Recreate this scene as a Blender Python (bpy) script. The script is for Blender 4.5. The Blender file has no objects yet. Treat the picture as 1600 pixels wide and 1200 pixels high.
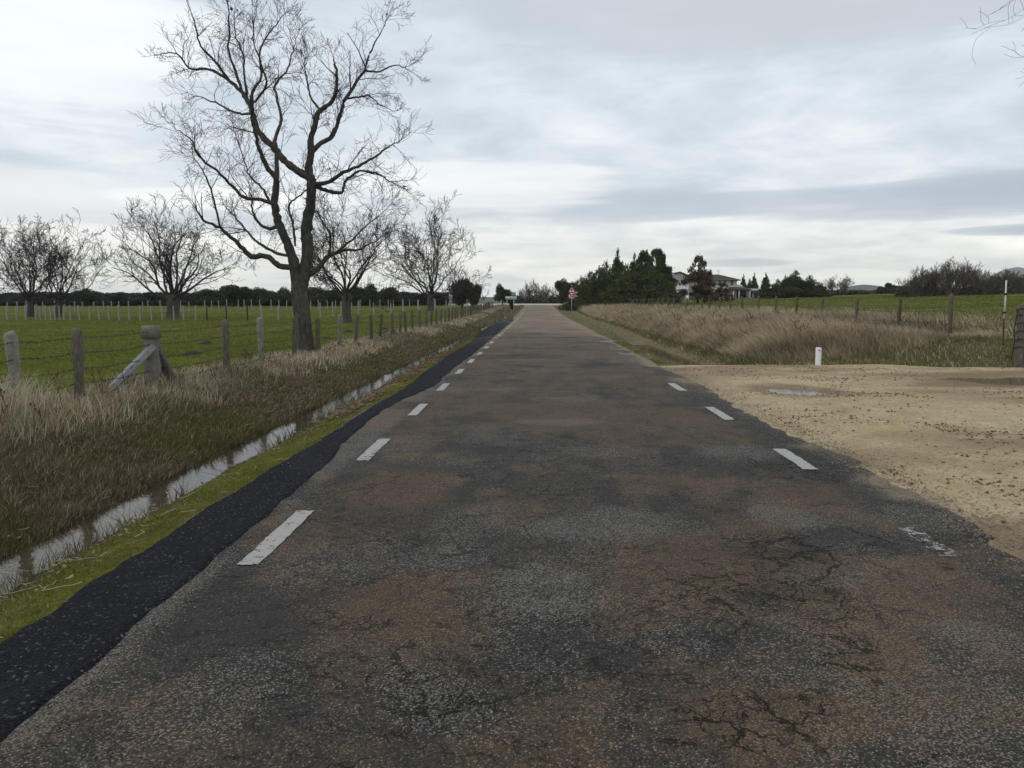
import bpy, math, random
import numpy as np
from mathutils import Vector, Matrix, Euler

# ------------------------------------------------------------------ camera, sky, sun, exposure
SC = bpy.context.scene
C = SC.collection
EYE = 1.50
PITCH, YAW, FPX = math.radians(5.98), math.radians(1.81), 1232.0
cam = bpy.data.cameras.new('camera')
cam.sensor_width = 36.0
cam.lens = FPX / 1600 * 36.0
cam.clip_start = 0.05
cam.clip_end = 30000
camo = bpy.data.objects.new('camera', cam)
C.objects.link(camo)
camo.location = (0, 0, EYE)
camo.rotation_euler = (math.pi / 2 - PITCH, 0, YAW)
SC.camera = camo
ROT = Euler(camo.rotation_euler).to_matrix()

SC.view_settings.view_transform = 'Standard'
SC.view_settings.look = 'None'
SC.view_settings.exposure = 0.0
SC.view_settings.gamma = 1.0
SC.view_settings.use_curve_mapping = False
SC.cycles.max_bounces = 6
SC.cycles.transparent_max_bounces = 8
SC.cycles.diffuse_bounces = 3

SUN_EL, SUN_AZ = math.radians(38), math.radians(-82)     # azimuth from the road direction, minus = left
world = bpy.data.worlds.new('World')
SC.world = world
world.use_nodes = True


def N(nt, typ, **kw):
    n = nt.nodes.new(typ)
    for k, v in kw.items():
        if k.startswith('i_'):
            key = k[2:]
            key = int(key) if key.isdigit() else key.replace('_', ' ')
            n.inputs[key].default_value = v
        else:
            setattr(n, k, v)
    return n


def L(nt, a, ao, b, bi):
    nt.links.new(a.outputs[ao], b.inputs[bi])


def ramp(nt, stops, interp='LINEAR'):
    n = nt.nodes.new('ShaderNodeValToRGB')
    cr = n.color_ramp
    cr.interpolation = interp
    while len(cr.elements) < len(stops):
        cr.elements.new(0.5)
    for e, (p, c) in zip(cr.elements, stops):
        e.position = p
        e.color = (c, c, c, 1) if isinstance(c, (int, float)) else (*c, 1)
    return n


def mathn(nt, op, a=None, b=None, c=None, clamp=False):
    n = nt.nodes.new('ShaderNodeMath')
    n.operation = op
    n.use_clamp = clamp
    for i, v in enumerate((a, b, c)):
        if v is None:
            continue
        if isinstance(v, (int, float)):
            n.inputs[i].default_value = v
        else:
            nt.links.new(v, n.inputs[i])
    return n.outputs[0]


def mixc(nt, fac, a, b, blend='MIX'):
    n = nt.nodes.new('ShaderNodeMix')
    n.data_type = 'RGBA'
    n.blend_type = blend
    n.clamp_factor = True
    for i, v in ((0, fac), (6, a), (7, b)):
        if isinstance(v, (int, float)):
            n.inputs[i].default_value = v
        elif isinstance(v, tuple):
            n.inputs[i].default_value = (*v, 1)
        else:
            nt.links.new(v, n.inputs[i])
    return n.outputs[2]


def build_world():
    nt = world.node_tree
    nt.nodes.clear()
    out = N(nt, 'ShaderNodeOutputWorld')
    tc = N(nt, 'ShaderNodeTexCoord')
    sep = N(nt, 'ShaderNodeSeparateXYZ')
    L(nt, tc, 'Generated', sep, 0)
    X, Y, Z = sep.outputs
    # clouds on a flat layer overhead: direction divided by its height
    zz = mathn(nt, 'MAXIMUM', Z, 0.0)
    den = mathn(nt, 'ADD', zz, 0.13)
    px = mathn(nt, 'DIVIDE', X, den)
    py = mathn(nt, 'DIVIDE', Y, den)
    comb = N(nt, 'ShaderNodeCombineXYZ')
    nt.links.new(px, comb.inputs[0]); nt.links.new(py, comb.inputs[1])
    big = N(nt, 'ShaderNodeTexNoise', noise_dimensions='3D', i_Scale=0.95, i_Detail=8.0, i_Roughness=0.55, i_Distortion=0.35)
    mp = N(nt, 'ShaderNodeMapping'); mp.inputs['Location'].default_value = (3.1, 7.4, 0.5)
    L(nt, comb, 0, mp, 0); L(nt, mp, 0, big, 'Vector')
    mid = N(nt, 'ShaderNodeTexNoise', i_Scale=2.8, i_Detail=6.0, i_Roughness=0.6, i_Distortion=0.5)
    L(nt, comb, 0, mid, 'Vector')
    # elevation gradient: bright warm gap under the cloud deck, blue-grey above
    elev = ramp(nt, [(0.0, (0.80, 0.83, 0.82)), (0.03, (1.04, 1.02, 0.93)), (0.075, (0.99, 0.985, 0.94)), (0.12, (0.73, 0.78, 0.82)),
                     (0.24, (0.70, 0.755, 0.81)), (0.42, (0.66, 0.715, 0.765)), (1.0, (0.60, 0.65, 0.71))])
    nt.links.new(zz, elev.inputs[0])
    n1 = ramp(nt, [(0.32, 0.0), (0.68, 1.0)], 'EASE')
    L(nt, big, 0, n1, 0)
    mod = mixc(nt, n1.outputs[0], (0.80, 0.83, 0.86), (1.12, 1.11, 1.09))
    base = mixc(nt, 1.0, elev.outputs[0], mod, 'MULTIPLY')
    n2 = ramp(nt, [(0.36, 0.0), (0.64, 1.0)])
    L(nt, mid, 0, n2, 0)
    mod2 = mixc(nt, n2.outputs[0], (0.90, 0.915, 0.935), (1.07, 1.065, 1.05))
    base = mixc(nt, 1.0, base, mod2, 'MULTIPLY')
    # azimuth (x/y) and elevation coordinates for the long flat clouds near the horizon
    az = mathn(nt, 'ARCTAN2', X, Y)
    streak = N(nt, 'ShaderNodeCombineXYZ')
    nt.links.new(mathn(nt, 'MULTIPLY', az, 2.2), streak.inputs[0])
    nt.links.new(mathn(nt, 'MULTIPLY', Z, 26.0), streak.inputs[1])
    sn = N(nt, 'ShaderNodeTexNoise', i_Scale=1.0, i_Detail=6.0, i_Roughness=0.55, i_Distortion=0.7)
    L(nt, streak, 0, sn, 'Vector')
    sr = ramp(nt, [(0.50, 0.0), (0.64, 1.0)], 'EASE')
    L(nt, sn, 0, sr, 0)
    band = ramp(nt, [(0.0, 0.25), (0.03, 0.55), (0.10, 1.0), (0.17, 0.4), (0.24, 0.0)])
    nt.links.new(zz, band.inputs[0])
    base = mixc(nt, mathn(nt, 'MULTIPLY', sr.outputs[0], mathn(nt, 'MULTIPLY', band.outputs[0], 0.32)), base, (0.52, 0.575, 0.65))

    def cloud(a0, e0, wa, we, col, amt, base, wob=1.0):
        # one elongated cloud with a wandering edge
        nz = N(nt, 'ShaderNodeTexNoise', i_Scale=1.7, i_Detail=6.0, i_Roughness=0.6, i_Distortion=0.4)
        mpp = N(nt, 'ShaderNodeMapping'); mpp.inputs['Location'].default_value = (a0 * 13, e0 * 31, a0 * 5)
        L(nt, streak, 0, mpp, 0); L(nt, mpp, 0, nz, 'Vector')
        w = mathn(nt, 'MULTIPLY', mathn(nt, 'SUBTRACT', nz.outputs[0], 0.5), 2.6 * wob)
        dx = mathn(nt, 'DIVIDE', mathn(nt, 'SUBTRACT', az, a0), wa)
        dz = mathn(nt, 'DIVIDE', mathn(nt, 'SUBTRACT', Z, e0), we)
        d = mathn(nt, 'ADD', mathn(nt, 'MULTIPLY', dx, dx), mathn(nt, 'MULTIPLY', dz, dz))
        d = mathn(nt, 'ADD', d, w)
        r = ramp(nt, [(0.0, 1.0), (0.45, 0.75), (1.0, 0.0)], 'EASE')
        nt.links.new(mathn(nt, 'MULTIPLY', d, 0.6), r.inputs[0])
        return mixc(nt, mathn(nt, 'MULTIPLY', r.outputs[0], amt), base, col)
    base = cloud(0.46, 0.112, 0.30, 0.019, (0.45, 0.505, 0.59), 0.85, base)
    base = cloud(0.92, 0.118, 0.45, 0.03, (0.42, 0.48, 0.57), 0.7, base)
    base = cloud(0.10, 0.118, 0.13, 0.018, (0.47, 0.53, 0.61), 0.7, base)
    base = cloud(-0.36, 0.09, 0.22, 0.014, (0.52, 0.57, 0.64), 0.7, base)
    base = cloud(0.54, 0.075, 0.07, 0.0055, (0.38, 0.44, 0.53), 0.8, base, 0.5)
    base = cloud(0.25, 0.046, 0.05, 0.005, (0.50, 0.55, 0.59), 0.7, base, 0.5)
    base = cloud(-0.62, 0.11, 0.16, 0.03, (0.86, 0.87, 0.88), 0.7, base)
    base = cloud(-0.36, 0.12, 0.12, 0.012, (1.06, 1.05, 1.02), 0.8, base)
    base = cloud(-0.60, 0.29, 0.20, 0.10, (0.95, 0.98, 1.0), 0.85, base)
    base = cloud(-0.50, 0.068, 0.15, 0.016, (1.06, 1.04, 1.0), 0.9, base, 0.7)
    base = cloud(-0.05, 0.14, 0.14, 0.03, (1.02, 1.02, 1.0), 0.75, base)
    base = cloud(0.33, 0.33, 0.35, 0.05, (0.545, 0.585, 0.63), 0.95, base)
    # clear-sky light filtering through
    sky = N(nt, 'ShaderNodeTexSky', sky_type='NISHITA')
    sky.sun_disc = False
    sky.sun_elevation = SUN_EL
    sky.sun_rotation = SUN_AZ
    bsky = N(nt, 'ShaderNodeBackground', i_Strength=0.06); L(nt, sky, 0, bsky, 0)
    bcl = N(nt, 'ShaderNodeBackground', i_Strength=1.22); nt.links.new(base, bcl.inputs[0])
    ms = N(nt, 'ShaderNodeMixShader', i_0=0.90)
    L(nt, bsky, 0, ms, 1); L(nt, bcl, 0, ms, 2)
    L(nt, ms, 0, out, 0)


build_world()
sun = bpy.data.lights.new('sun', 'SUN')
sun.energy = 0.7
sun.angle = math.radians(35)
sun.color = (1.0, 0.96, 0.9)
suno = bpy.data.objects.new('sun', sun)
C.objects.link(suno)
sd = Vector((math.sin(SUN_AZ) * math.cos(SUN_EL), math.cos(SUN_AZ) * math.cos(SUN_EL), math.sin(SUN_EL)))
suno.rotation_euler = sd.to_track_quat('Z', 'Y').to_euler()

# ------------------------------------------------------------------ helpers
rng = np.random.default_rng(11)


def ray(px, py):
    d = ROT @ Vector(((px - 800) / FPX, -(py - 600) / FPX, -1.0))
    return np.array(d)


def at(px, py, Y):
    """world point seen at that pixel of the photograph (1600x1200), Y metres ahead"""
    d = ray(px, py)
    return np.array([0, 0, EYE]) + d * (Y / d[1])


def gp(px, py, z=0.0):
    d = ray(px, py)
    return np.array([0, 0, EYE]) + d * ((z - EYE) / d[2])


def _hash(ix, iy, seed):
    h = (ix.astype(np.int64) * 374761393 + iy.astype(np.int64) * 668265263 + seed * 974634777) & 0xffffffff
    h = ((h ^ (h >> 13)) * 1274126177) & 0xffffffff
    h = ((h ^ (h >> 16)) * 2246822519) & 0xffffffff
    return ((h ^ (h >> 15)) & 0xffffff) / float(0xffffff)


def vn(x, y, seed=0):
    x = np.asarray(x, float); y = np.asarray(y, float)
    ix = np.floor(x); iy = np.floor(y)
    fx = x - ix; fy = y - iy
    fx = fx * fx * (3 - 2 * fx); fy = fy * fy * (3 - 2 * fy)
    a = _hash(ix, iy, seed); b = _hash(ix + 1, iy, seed)
    c = _hash(ix, iy + 1, seed); d = _hash(ix + 1, iy + 1, seed)
    return (a * (1 - fx) + b * fx) * (1 - fy) + (c * (1 - fx) + d * fx) * fy


def fbm(x, y, seed=0, octv=4):
    s = 0; a = 0.5; t = 0
    for o in range(octv):
        s = s + a * vn(x * 2 ** o, y * 2 ** o, seed + o * 7)
        t += a
        a *= 0.5
    return s / t


def sm(a, b, x):
    t = np.clip((np.asarray(x, float) - a) / (b - a), 0, 1)
    return t * t * (3 - 2 * t)


def mesh_from(name, V, quads=None, tris=None, col=None, smooth=False):
    me = bpy.data.meshes.new(name)
    V = np.asarray(V, np.float32)
    me.vertices.add(len(V))
    me.vertices.foreach_set('co', V.ravel())
    loops = []; totals = []
    if quads is not None and len(quads):
        q = np.asarray(quads, np.int32); loops.append(q.ravel()); totals.append(np.full(len(q), 4, np.int32))
    if tris is not None and len(tris):
        t = np.asarray(tris, np.int32); loops.append(t.ravel()); totals.append(np.full(len(t), 3, np.int32))
    loops = np.concatenate(loops); totals = np.concatenate(totals)
    me.loops.add(len(loops)); me.loops.foreach_set('vertex_index', loops)
    me.polygons.add(len(totals))
    starts = np.concatenate([[0], np.cumsum(totals)[:-1]]).astype(np.int32)
    me.polygons.foreach_set('loop_start', starts)
    me.polygons.foreach_set('loop_total', totals)
    if smooth:
        me.polygons.foreach_set('use_smooth', np.ones(len(totals), bool))
    if col is not None:
        ca = me.color_attributes.new('col', 'FLOAT_COLOR', 'POINT')
        c4 = np.ones((len(V), 4), np.float32); c4[:, :3] = col
        ca.data.foreach_set('color', c4.ravel())
    me.update(calc_edges=True)
    return me


def link(name, me, mat=None, parent=None, loc=None):
    o = bpy.data.objects.new(name, me)
    C.objects.link(o)
    if mat is not None and me is not None and len(me.materials) == 0:
        me.materials.append(mat)
    if parent is not None:
        o.parent = parent
    if loc is not None:
        o.location = loc
    return o


def norm(v):
    v = np.asarray(v, float)
    return v / (np.linalg.norm(v) + 1e-9)


def tag(o, label=None, cat=None, group=None, kind=None):
    if label: o['label'] = label
    if cat: o['category'] = cat
    if group: o['group'] = group
    if kind: o['kind'] = kind
    return o


def empty(name, loc=(0, 0, 0), rz=0):
    o = bpy.data.objects.new(name, None)
    o.empty_display_size = 0.3
    C.objects.link(o)
    o.location = loc
    o.rotation_euler = (0, 0, rz)
    return o


def copy_tree(o, parent=None):
    c = o.copy(); C.objects.link(c)
    if parent is not None: c.parent = parent
    for ch in list(o.children):
        copy_tree(ch, c)
    return c


class Acc:
    """collects tubes, boxes, quads into one mesh"""
    def __init__(s):
        s.V = []; s.Q = []; s.T = []; s.Cc = []; s.n = 0

    def add(s, V, Q=None, T=None, col=None):
        V = np.asarray(V, float)
        if Q is not None and len(Q): s.Q.append(np.asarray(Q, np.int64) + s.n)
        if T is not None and len(T): s.T.append(np.asarray(T, np.int64) + s.n)
        s.V.append(V)
        if col is not None:
            s.Cc.append(np.broadcast_to(np.asarray(col, float), V.shape))
        s.n += len(V)

    def tube(s, P, R, k=5, col=None, cap=False):
        P = np.asarray(P, float); R = np.asarray(R, float)
        T = np.gradient(P, axis=0)
        T /= np.linalg.norm(T, axis=1)[:, None] + 1e-9
        up = np.array([0.31, 0.2, 0.93]) if abs(T[0, 2]) < 0.9 else np.array([1.0, 0.1, 0])
        U = np.cross(T, up); U /= np.linalg.norm(U, axis=1)[:, None] + 1e-9
        W = np.cross(T, U)
        a = np.arange(k) * 2 * math.pi / k
        ring = (np.cos(a)[None, :, None] * U[:, None, :] + np.sin(a)[None, :, None] * W[:, None, :]) * R[:, None, None] + P[:, None, :]
        n = len(P)
        i = np.arange(n - 1)[:, None] * k; j = np.arange(k)[None, :]
        q = np.stack([i + j, i + (j + 1) % k, i + k + (j + 1) % k, i + k + j], -1).reshape(-1, 4)
        tt = None
        if cap:
            tt = [[(n - 1) * k, (n - 1) * k + m, (n - 1) * k + m + 1] for m in range(1, k - 1)]
            tt += [[0, m + 1, m] for m in range(1, k - 1)]
        s.add(ring.reshape(-1, 3), q, tt, col)

    def box(s, lo, hi, col=None, M=None):
        (x0, y0, z0), (x1, y1, z1) = lo, hi
        V = np.array([(x0, y0, z0), (x1, y0, z0), (x1, y1, z0), (x0, y1, z0), (x0, y0, z1), (x1, y0, z1), (x1, y1, z1), (x0, y1, z1)], float)
        if M is not None:
            V = V @ np.array(M.to_3x3()).T + np.array(M.translation)
        s.add(V, [(0, 3, 2, 1), (4, 5, 6, 7), (0, 1, 5, 4), (1, 2, 6, 5), (2, 3, 7, 6), (3, 0, 4, 7)], None, col)

    def mesh(s, name, smooth=False):
        V = np.concatenate(s.V)
        return mesh_from(name, V, np.concatenate(s.Q) if s.Q else None, np.concatenate(s.T) if s.T else None,
                         np.concatenate(s.Cc) if s.Cc else None, smooth)


# ------------------------------------------------------------------ materials
def mat_new(name):
    m = bpy.data.materials.new(name)
    m.use_nodes = True
    nt = m.node_tree
    return m, nt, nt.nodes['Principled BSDF']


def simple(name, col, rough=0.7, noise=0.25, scale=8.0, bump=0.0, metal=0.0, spec=0.3):
    m, nt, b = mat_new(name)
    tc = N(nt, 'ShaderNodeTexCoord')
    nz = N(nt, 'ShaderNodeTexNoise', i_Scale=scale, i_Detail=6.0, i_Roughness=0.65)
    L(nt, tc, 'Object', nz, 'Vector')
    r = ramp(nt, [(0.25, 1 - noise), (0.75, 1 + noise)])
    L(nt, nz, 0, r, 0)
    c = mixc(nt, 1.0, col, r.outputs[0], 'MULTIPLY')
    nt.links.new(c, b.inputs['Base Color'])
    b.inputs['Roughness'].default_value = rough
    b.inputs['Metallic'].default_value = metal
    b.inputs['Specular IOR Level'].default_value = spec
    if bump:
        bp = N(nt, 'ShaderNodeBump', i_Strength=0.8, i_Distance=bump)
        L(nt, nz, 0, bp, 'Height'); L(nt, bp, 0, b, 'Normal')
    return m


def veg_mat(name, transl=0.25, rough=0.75, var=0.0):
    m, nt, b = mat_new(name)
    a = N(nt, 'ShaderNodeAttribute', attribute_name='col')
    col = a.outputs['Color']
    if var:
        oi = N(nt, 'ShaderNodeObjectInfo')
        r = ramp(nt, [(0, 1 - var), (1, 1 + var)])
        L(nt, oi, 'Random', r, 0)
        col = mixc(nt, 1.0, col, r.outputs[0], 'MULTIPLY')
    nt.links.new(col, b.inputs['Base Color'])
    b.inputs['Roughness'].default_value = rough
    b.inputs['Specular IOR Level'].default_value = 0.2
    if transl:
        t = N(nt, 'ShaderNodeBsdfTranslucent'); nt.links.new(col, t.inputs[0])
        ms = N(nt, 'ShaderNodeMixShader', i_0=transl)
        L(nt, b, 0, ms, 1); L(nt, t, 0, ms, 2)
        nt.links.new(ms.outputs[0], nt.nodes['Material Output'].inputs[0])
    return m


def ground_mat():
    m, nt, b = mat_new('soil_and_turf')
    tc = N(nt, 'ShaderNodeTexCoord')
    a = N(nt, 'ShaderNodeAttribute', attribute_name='col')
    n1 = N(nt, 'ShaderNodeTexNoise', i_Scale=38.0, i_Detail=5.0, i_Roughness=0.7)
    n2 = N(nt, 'ShaderNodeTexNoise', i_Scale=5.0, i_Detail=6.0, i_Roughness=0.7)
    n3 = N(nt, 'ShaderNodeTexNoise', i_Scale=0.55, i_Detail=6.0, i_Roughness=0.6)
    for n in (n1, n2, n3): L(nt, tc, 'Object', n, 'Vector')
    r1 = ramp(nt, [(0.3, 0.55), (0.7, 1.45)]); L(nt, n1, 0, r1, 0)
    r2 = ramp(nt, [(0.3, 0.72), (0.7, 1.28)]); L(nt, n2, 0, r2, 0)
    r3 = ramp(nt, [(0.3, (0.86, 0.84, 0.95)), (0.7, (1.16, 1.14, 1.0))]); L(nt, n3, 0, r3, 0)
    c = mixc(nt, 1.0, a.outputs['Color'], r1.outputs[0], 'MULTIPLY')
    c = mixc(nt, 1.0, c, r2.outputs[0], 'MULTIPLY')
    c = mixc(nt, 1.0, c, r3.outputs[0], 'MULTIPLY')
    nt.links.new(c, b.inputs['Base Color'])
    b.inputs['Roughness'].default_value = 1.0
    b.inputs['Specular IOR Level'].default_value = 0.02
    bp = N(nt, 'ShaderNodeBump', i_Strength=0.7, i_Distance=0.03)
    h = mathn(nt, 'ADD', n1.outputs[0], mathn(nt, 'MULTIPLY', n2.outputs[0], 1.5))
    nt.links.new(h, bp.inputs['Height']); L(nt, bp, 0, b, 'Normal')
    return m


def dirt_mat():
    m, nt, b = mat_new('sandy_dirt')
    tc = N(nt, 'ShaderNodeTexCoord')
    a = N(nt, 'ShaderNodeAttribute', attribute_name='col')
    n1 = N(nt, 'ShaderNodeTexNoise', i_Scale=60.0, i_Detail=4.0, i_Roughness=0.7)
    n2 = N(nt, 'ShaderNodeTexNoise', i_Scale=2.5, i_Detail=8.0, i_Roughness=0.65)
    v = N(nt, 'ShaderNodeTexVoronoi', i_Scale=42.0)
    for n in (n1, n2, v): L(nt, tc, 'Object', n, 'Vector')
    r1 = ramp(nt, [(0.3, 0.78), (0.7, 1.2)]); L(nt, n1, 0, r1, 0)
    r2 = ramp(nt, [(0.3, (0.84, 0.80, 0.76)), (0.7, (1.12, 1.12, 1.12))]); L(nt, n2, 0, r2, 0)
    c = mixc(nt, 1.0, a.outputs['Color'], r1.outputs[0], 'MULTIPLY')
    c = mixc(nt, 1.0, c, r2.outputs[0], 'MULTIPLY')
    # small stones set in the surface
    sepc = N(nt, 'ShaderNodeSeparateColor'); L(nt, v, 'Color', sepc, 0)
    st = ramp(nt, [(0.86, 0.0), (0.9, 1.0)]); nt.links.new(sepc.outputs[0], st.inputs[0])
    cc = mixc(nt, mathn(nt, 'MULTIPLY', st.outputs[0], 0.6), c, (0.17, 0.115, 0.075))
    nt.links.new(cc, b.inputs['Base Color'])
    b.inputs['Roughness'].default_value = 0.9
    b.inputs['Specular IOR Level'].default_value = 0.1
    bp = N(nt, 'ShaderNodeBump', i_Strength=0.6, i_Distance=0.012)
    h = mathn(nt, 'ADD', n1.outputs[0], mathn(nt, 'MULTIPLY', n2.outputs[0], 3.0))
    h = mathn(nt, 'ADD', h, mathn(nt, 'MULTIPLY', st.outputs[0], 0.5))
    nt.links.new(h, bp.inputs['Height']); L(nt, bp, 0, b, 'Normal')
    return m


def road_mat(name='old_chip_seal', fresh=False):
    m, nt, b = mat_new(name)
    tc = N(nt, 'ShaderNodeTexCoord')
    a = N(nt, 'ShaderNodeAttribute', attribute_name='col')
    sep = N(nt, 'ShaderNodeSeparateColor'); L(nt, a, 'Color', sep, 0)
    CH, BR, CR = sep.outputs      # chips, brown, crack density
    v = N(nt, 'ShaderNodeTexVoronoi', i_Scale=125.0 if not fresh else 85.0)
    v2 = N(nt, 'ShaderNodeTexVoronoi', i_Scale=60.0)
    n1 = N(nt, 'ShaderNodeTexNoise', i_Scale=9.0, i_Detail=8.0, i_Roughness=0.7)
    n2 = N(nt, 'ShaderNodeTexNoise', i_Scale=120.0, i_Detail=3.0, i_Roughness=0.7)
    for n in (v, v2, n1, n2): L(nt, tc, 'Object', n, 'Vector')
    sc = N(nt, 'ShaderNodeSeparateColor'); L(nt, v, 'Color', sc, 0)
    sc2 = N(nt, 'ShaderNodeSeparateColor'); L(nt, v2, 'Color', sc2, 0)
    stone_h = mathn(nt, 'SUBTRACT', 1.0, mathn(nt, 'MULTIPLY', v.outputs['Distance'], 1.4), clamp=True)
    if fresh:
        base = mixc(nt, sc.outputs[0], (0.007, 0.008, 0.011), (0.022, 0.024, 0.031))
        spk = ramp(nt, [(0.95, 0.0), (0.975, 1.0)]); nt.links.new(sc.outputs[1], spk.inputs[0])
        c = mixc(nt, mathn(nt, 'MULTIPLY', spk.outputs[0], 0.6), base, (0.16, 0.16, 0.17))
        dust_far_pale = mixc(nt, mathn(nt, 'MULTIPLY', CH, 0.6), c, (0.10, 0.095, 0.09))
        nt.links.new(dust_far_pale, b.inputs['Base Color'])
        b.inputs['Roughness'].default_value = 0.92
        b.inputs['Specular IOR Level'].default_value = 0.12
        bp = N(nt, 'ShaderNodeBump', i_Strength=1.0, i_Distance=0.014)
        nt.links.new(mathn(nt, 'ADD', stone_h, n2.outputs[0]), bp.inputs['Height']); L(nt, bp, 0, b, 'Normal')
        return m
    grit = ramp(nt, [(0.3, 0.62), (0.7, 1.38)]); L(nt, n2, 0, grit, 0)
    grey = mixc(nt, n1.outputs[0], (0.022, 0.021, 0.019), (0.048, 0.045, 0.039))
    brown = mixc(nt, n1.outputs[0], (0.048, 0.034, 0.024), (0.110, 0.075, 0.048))
    nfac = ramp(nt, [(0.26, 0.0), (0.74, 1.0)])
    jit = mathn(nt, 'ADD', mathn(nt, 'MULTIPLY', mathn(nt, 'SUBTRACT', n1.outputs[0], 0.5), 1.1), mathn(nt, 'MULTIPLY', mathn(nt, 'SUBTRACT', sc.outputs[2], 0.5), 0.5))
    nt.links.new(mathn(nt, 'ADD', BR, jit), nfac.inputs[0])
    c = mixc(nt, nfac.outputs[0], grey, brown)
    c = mixc(nt, 1.0, c, grit.outputs[0], 'MULTIPLY')
    # each voronoi cell is one stone of the dressing: all differ a little, the bare ones stand out
    cellr = ramp(nt, [(0.0, 0.66), (1.0, 1.42)]); nt.links.new(sc.outputs[1], cellr.inputs[0])
    c = mixc(nt, 1.0, c, cellr.outputs[0], 'MULTIPLY')
    th = mathn(nt, 'SUBTRACT', sc.outputs[0], mathn(nt, 'SUBTRACT', 0.92, mathn(nt, 'MULTIPLY', CH, 0.80)))
    f = mathn(nt, 'MULTIPLY', th, 3.2, clamp=True)
    chipcol = mixc(nt, sc.outputs[1], (0.12, 0.112, 0.096), (0.38, 0.35, 0.30))
    chipcol = mixc(nt, mathn(nt, 'MULTIPLY', nfac.outputs[0], 0.75), chipcol, mixc(nt, sc.outputs[2], (0.140, 0.095, 0.064), (0.37, 0.260, 0.180)))
    chipcol = mixc(nt, mathn(nt, 'MULTIPLY', mathn(nt, 'GREATER_THAN', sc2.outputs[1], 0.92), 0.4), chipcol, (0.14, 0.065, 0.05))
    core = ramp(nt, [(0.25, 1.0), (0.75, 0.0)]); L(nt, v, 'Distance', core, 0)
    f = mathn(nt, 'MULTIPLY', f, core.outputs[0])
    c = mixc(nt, f, c, chipcol)
    da = N(nt, 'ShaderNodeAttribute', attribute_name='dust_far_pale')
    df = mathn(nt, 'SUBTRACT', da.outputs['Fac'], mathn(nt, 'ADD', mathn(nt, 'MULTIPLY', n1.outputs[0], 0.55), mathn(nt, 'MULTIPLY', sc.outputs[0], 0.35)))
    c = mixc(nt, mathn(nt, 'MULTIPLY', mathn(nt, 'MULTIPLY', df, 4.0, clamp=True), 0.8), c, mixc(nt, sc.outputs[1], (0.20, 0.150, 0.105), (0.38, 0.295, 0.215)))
    dk = ramp(nt, [(0.0, 0.0), (0.14, 1.0)]); L(nt, v2, 'Distance', dk, 0)
    # cracks
    nd = N(nt, 'ShaderNodeTexNoise', i_Scale=2.6, i_Detail=5.0, i_Roughness=0.65); L(nt, tc, 'Object', nd, 'Vector')
    vm = N(nt, 'ShaderNodeVectorMath', operation='MULTIPLY_ADD')
    nf = N(nt, 'ShaderNodeTexNoise', i_Scale=16.0, i_Detail=4.0, i_Roughness=0.7); L(nt, tc, 'Object', nf, 'Vector')
    vm0 = N(nt, 'ShaderNodeVectorMath', operation='MULTIPLY_ADD')
    L(nt, nf, 'Color', vm0, 0); vm0.inputs[1].default_value = (0.09, 0.09, 0.0); L(nt, tc, 'Object', vm0, 2)
    L(nt, nd, 'Color', vm, 0); vm.inputs[1].default_value = (0.5, 0.5, 0.0); L(nt, vm0, 0, vm, 2)
    dens = None
    for s, wd in ((1.05, 0.0032), (3.1, 0.0026), (7.3, 0.0016)):
        vc = N(nt, 'ShaderNodeTexVoronoi', feature='DISTANCE_TO_EDGE', i_Scale=s)
        L(nt, vm, 0, vc, 'Vector')
        rr = ramp(nt, [(0.0, 1.0), (wd * s * 0.8, 0.8), (wd * s * 2.4, 0.0)]); L(nt, vc, 'Distance', rr, 0)
        nm = N(nt, 'ShaderNodeTexNoise', i_Scale=s * 1.2, i_Detail=3.0); L(nt, tc, 'Object', nm, 'Vector')
        mk = mathn(nt, 'MULTIPLY', mathn(nt, 'SUBTRACT', mathn(nt, 'ADD', nm.outputs[0], mathn(nt, 'MULTIPLY', CR, 0.36)), 0.56 if s < 2 else 0.61 if s < 5 else 0.62), 4.0, clamp=True)
        k = mathn(nt, 'MULTIPLY', rr.outputs[0], mk)
        dens = k if dens is None else mathn(nt, 'MAXIMUM', dens, k)
    pit = mathn(nt, 'MULTIPLY', mathn(nt, 'MULTIPLY', mathn(nt, 'SUBTRACT', nf.outputs[0], 0.60), 9.0, clamp=True), mathn(nt, 'MULTIPLY', mathn(nt, 'SUBTRACT', CR, 0.35), 1.6, clamp=True))
    dens = mathn(nt, 'MAXIMUM', dens, mathn(nt, 'MULTIPLY', pit, 0.75))
    c = mixc(nt, mathn(nt, 'MULTIPLY', dens, 0.94), c, (0.008, 0.006, 0.005))
    nt.links.new(c, b.inputs['Base Color'])
    rg = ramp(nt, [(0.3, 0.68), (0.7, 0.86)]); L(nt, n1, 0, rg, 0)
    nt.links.new(rg.outputs[0], b.inputs['Roughness'])
    b.inputs['Specular IOR Level'].default_value = 0.12
    hh = mathn(nt, 'ADD', mathn(nt, 'MULTIPLY', stone_h, mathn(nt, 'ADD', 0.35, mathn(nt, 'MULTIPLY', CH, 0.6))), mathn(nt, 'MULTIPLY', n1.outputs[0], 1.4))
    hh = mathn(nt, 'SUBTRACT', hh, mathn(nt, 'MULTIPLY', dens, 2.6))
    bp = N(nt, 'ShaderNodeBump', i_Strength=0.85, i_Distance=0.009)
    nt.links.new(hh, bp.inputs['Height']); L(nt, bp, 0, b, 'Normal')
    return m


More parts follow.
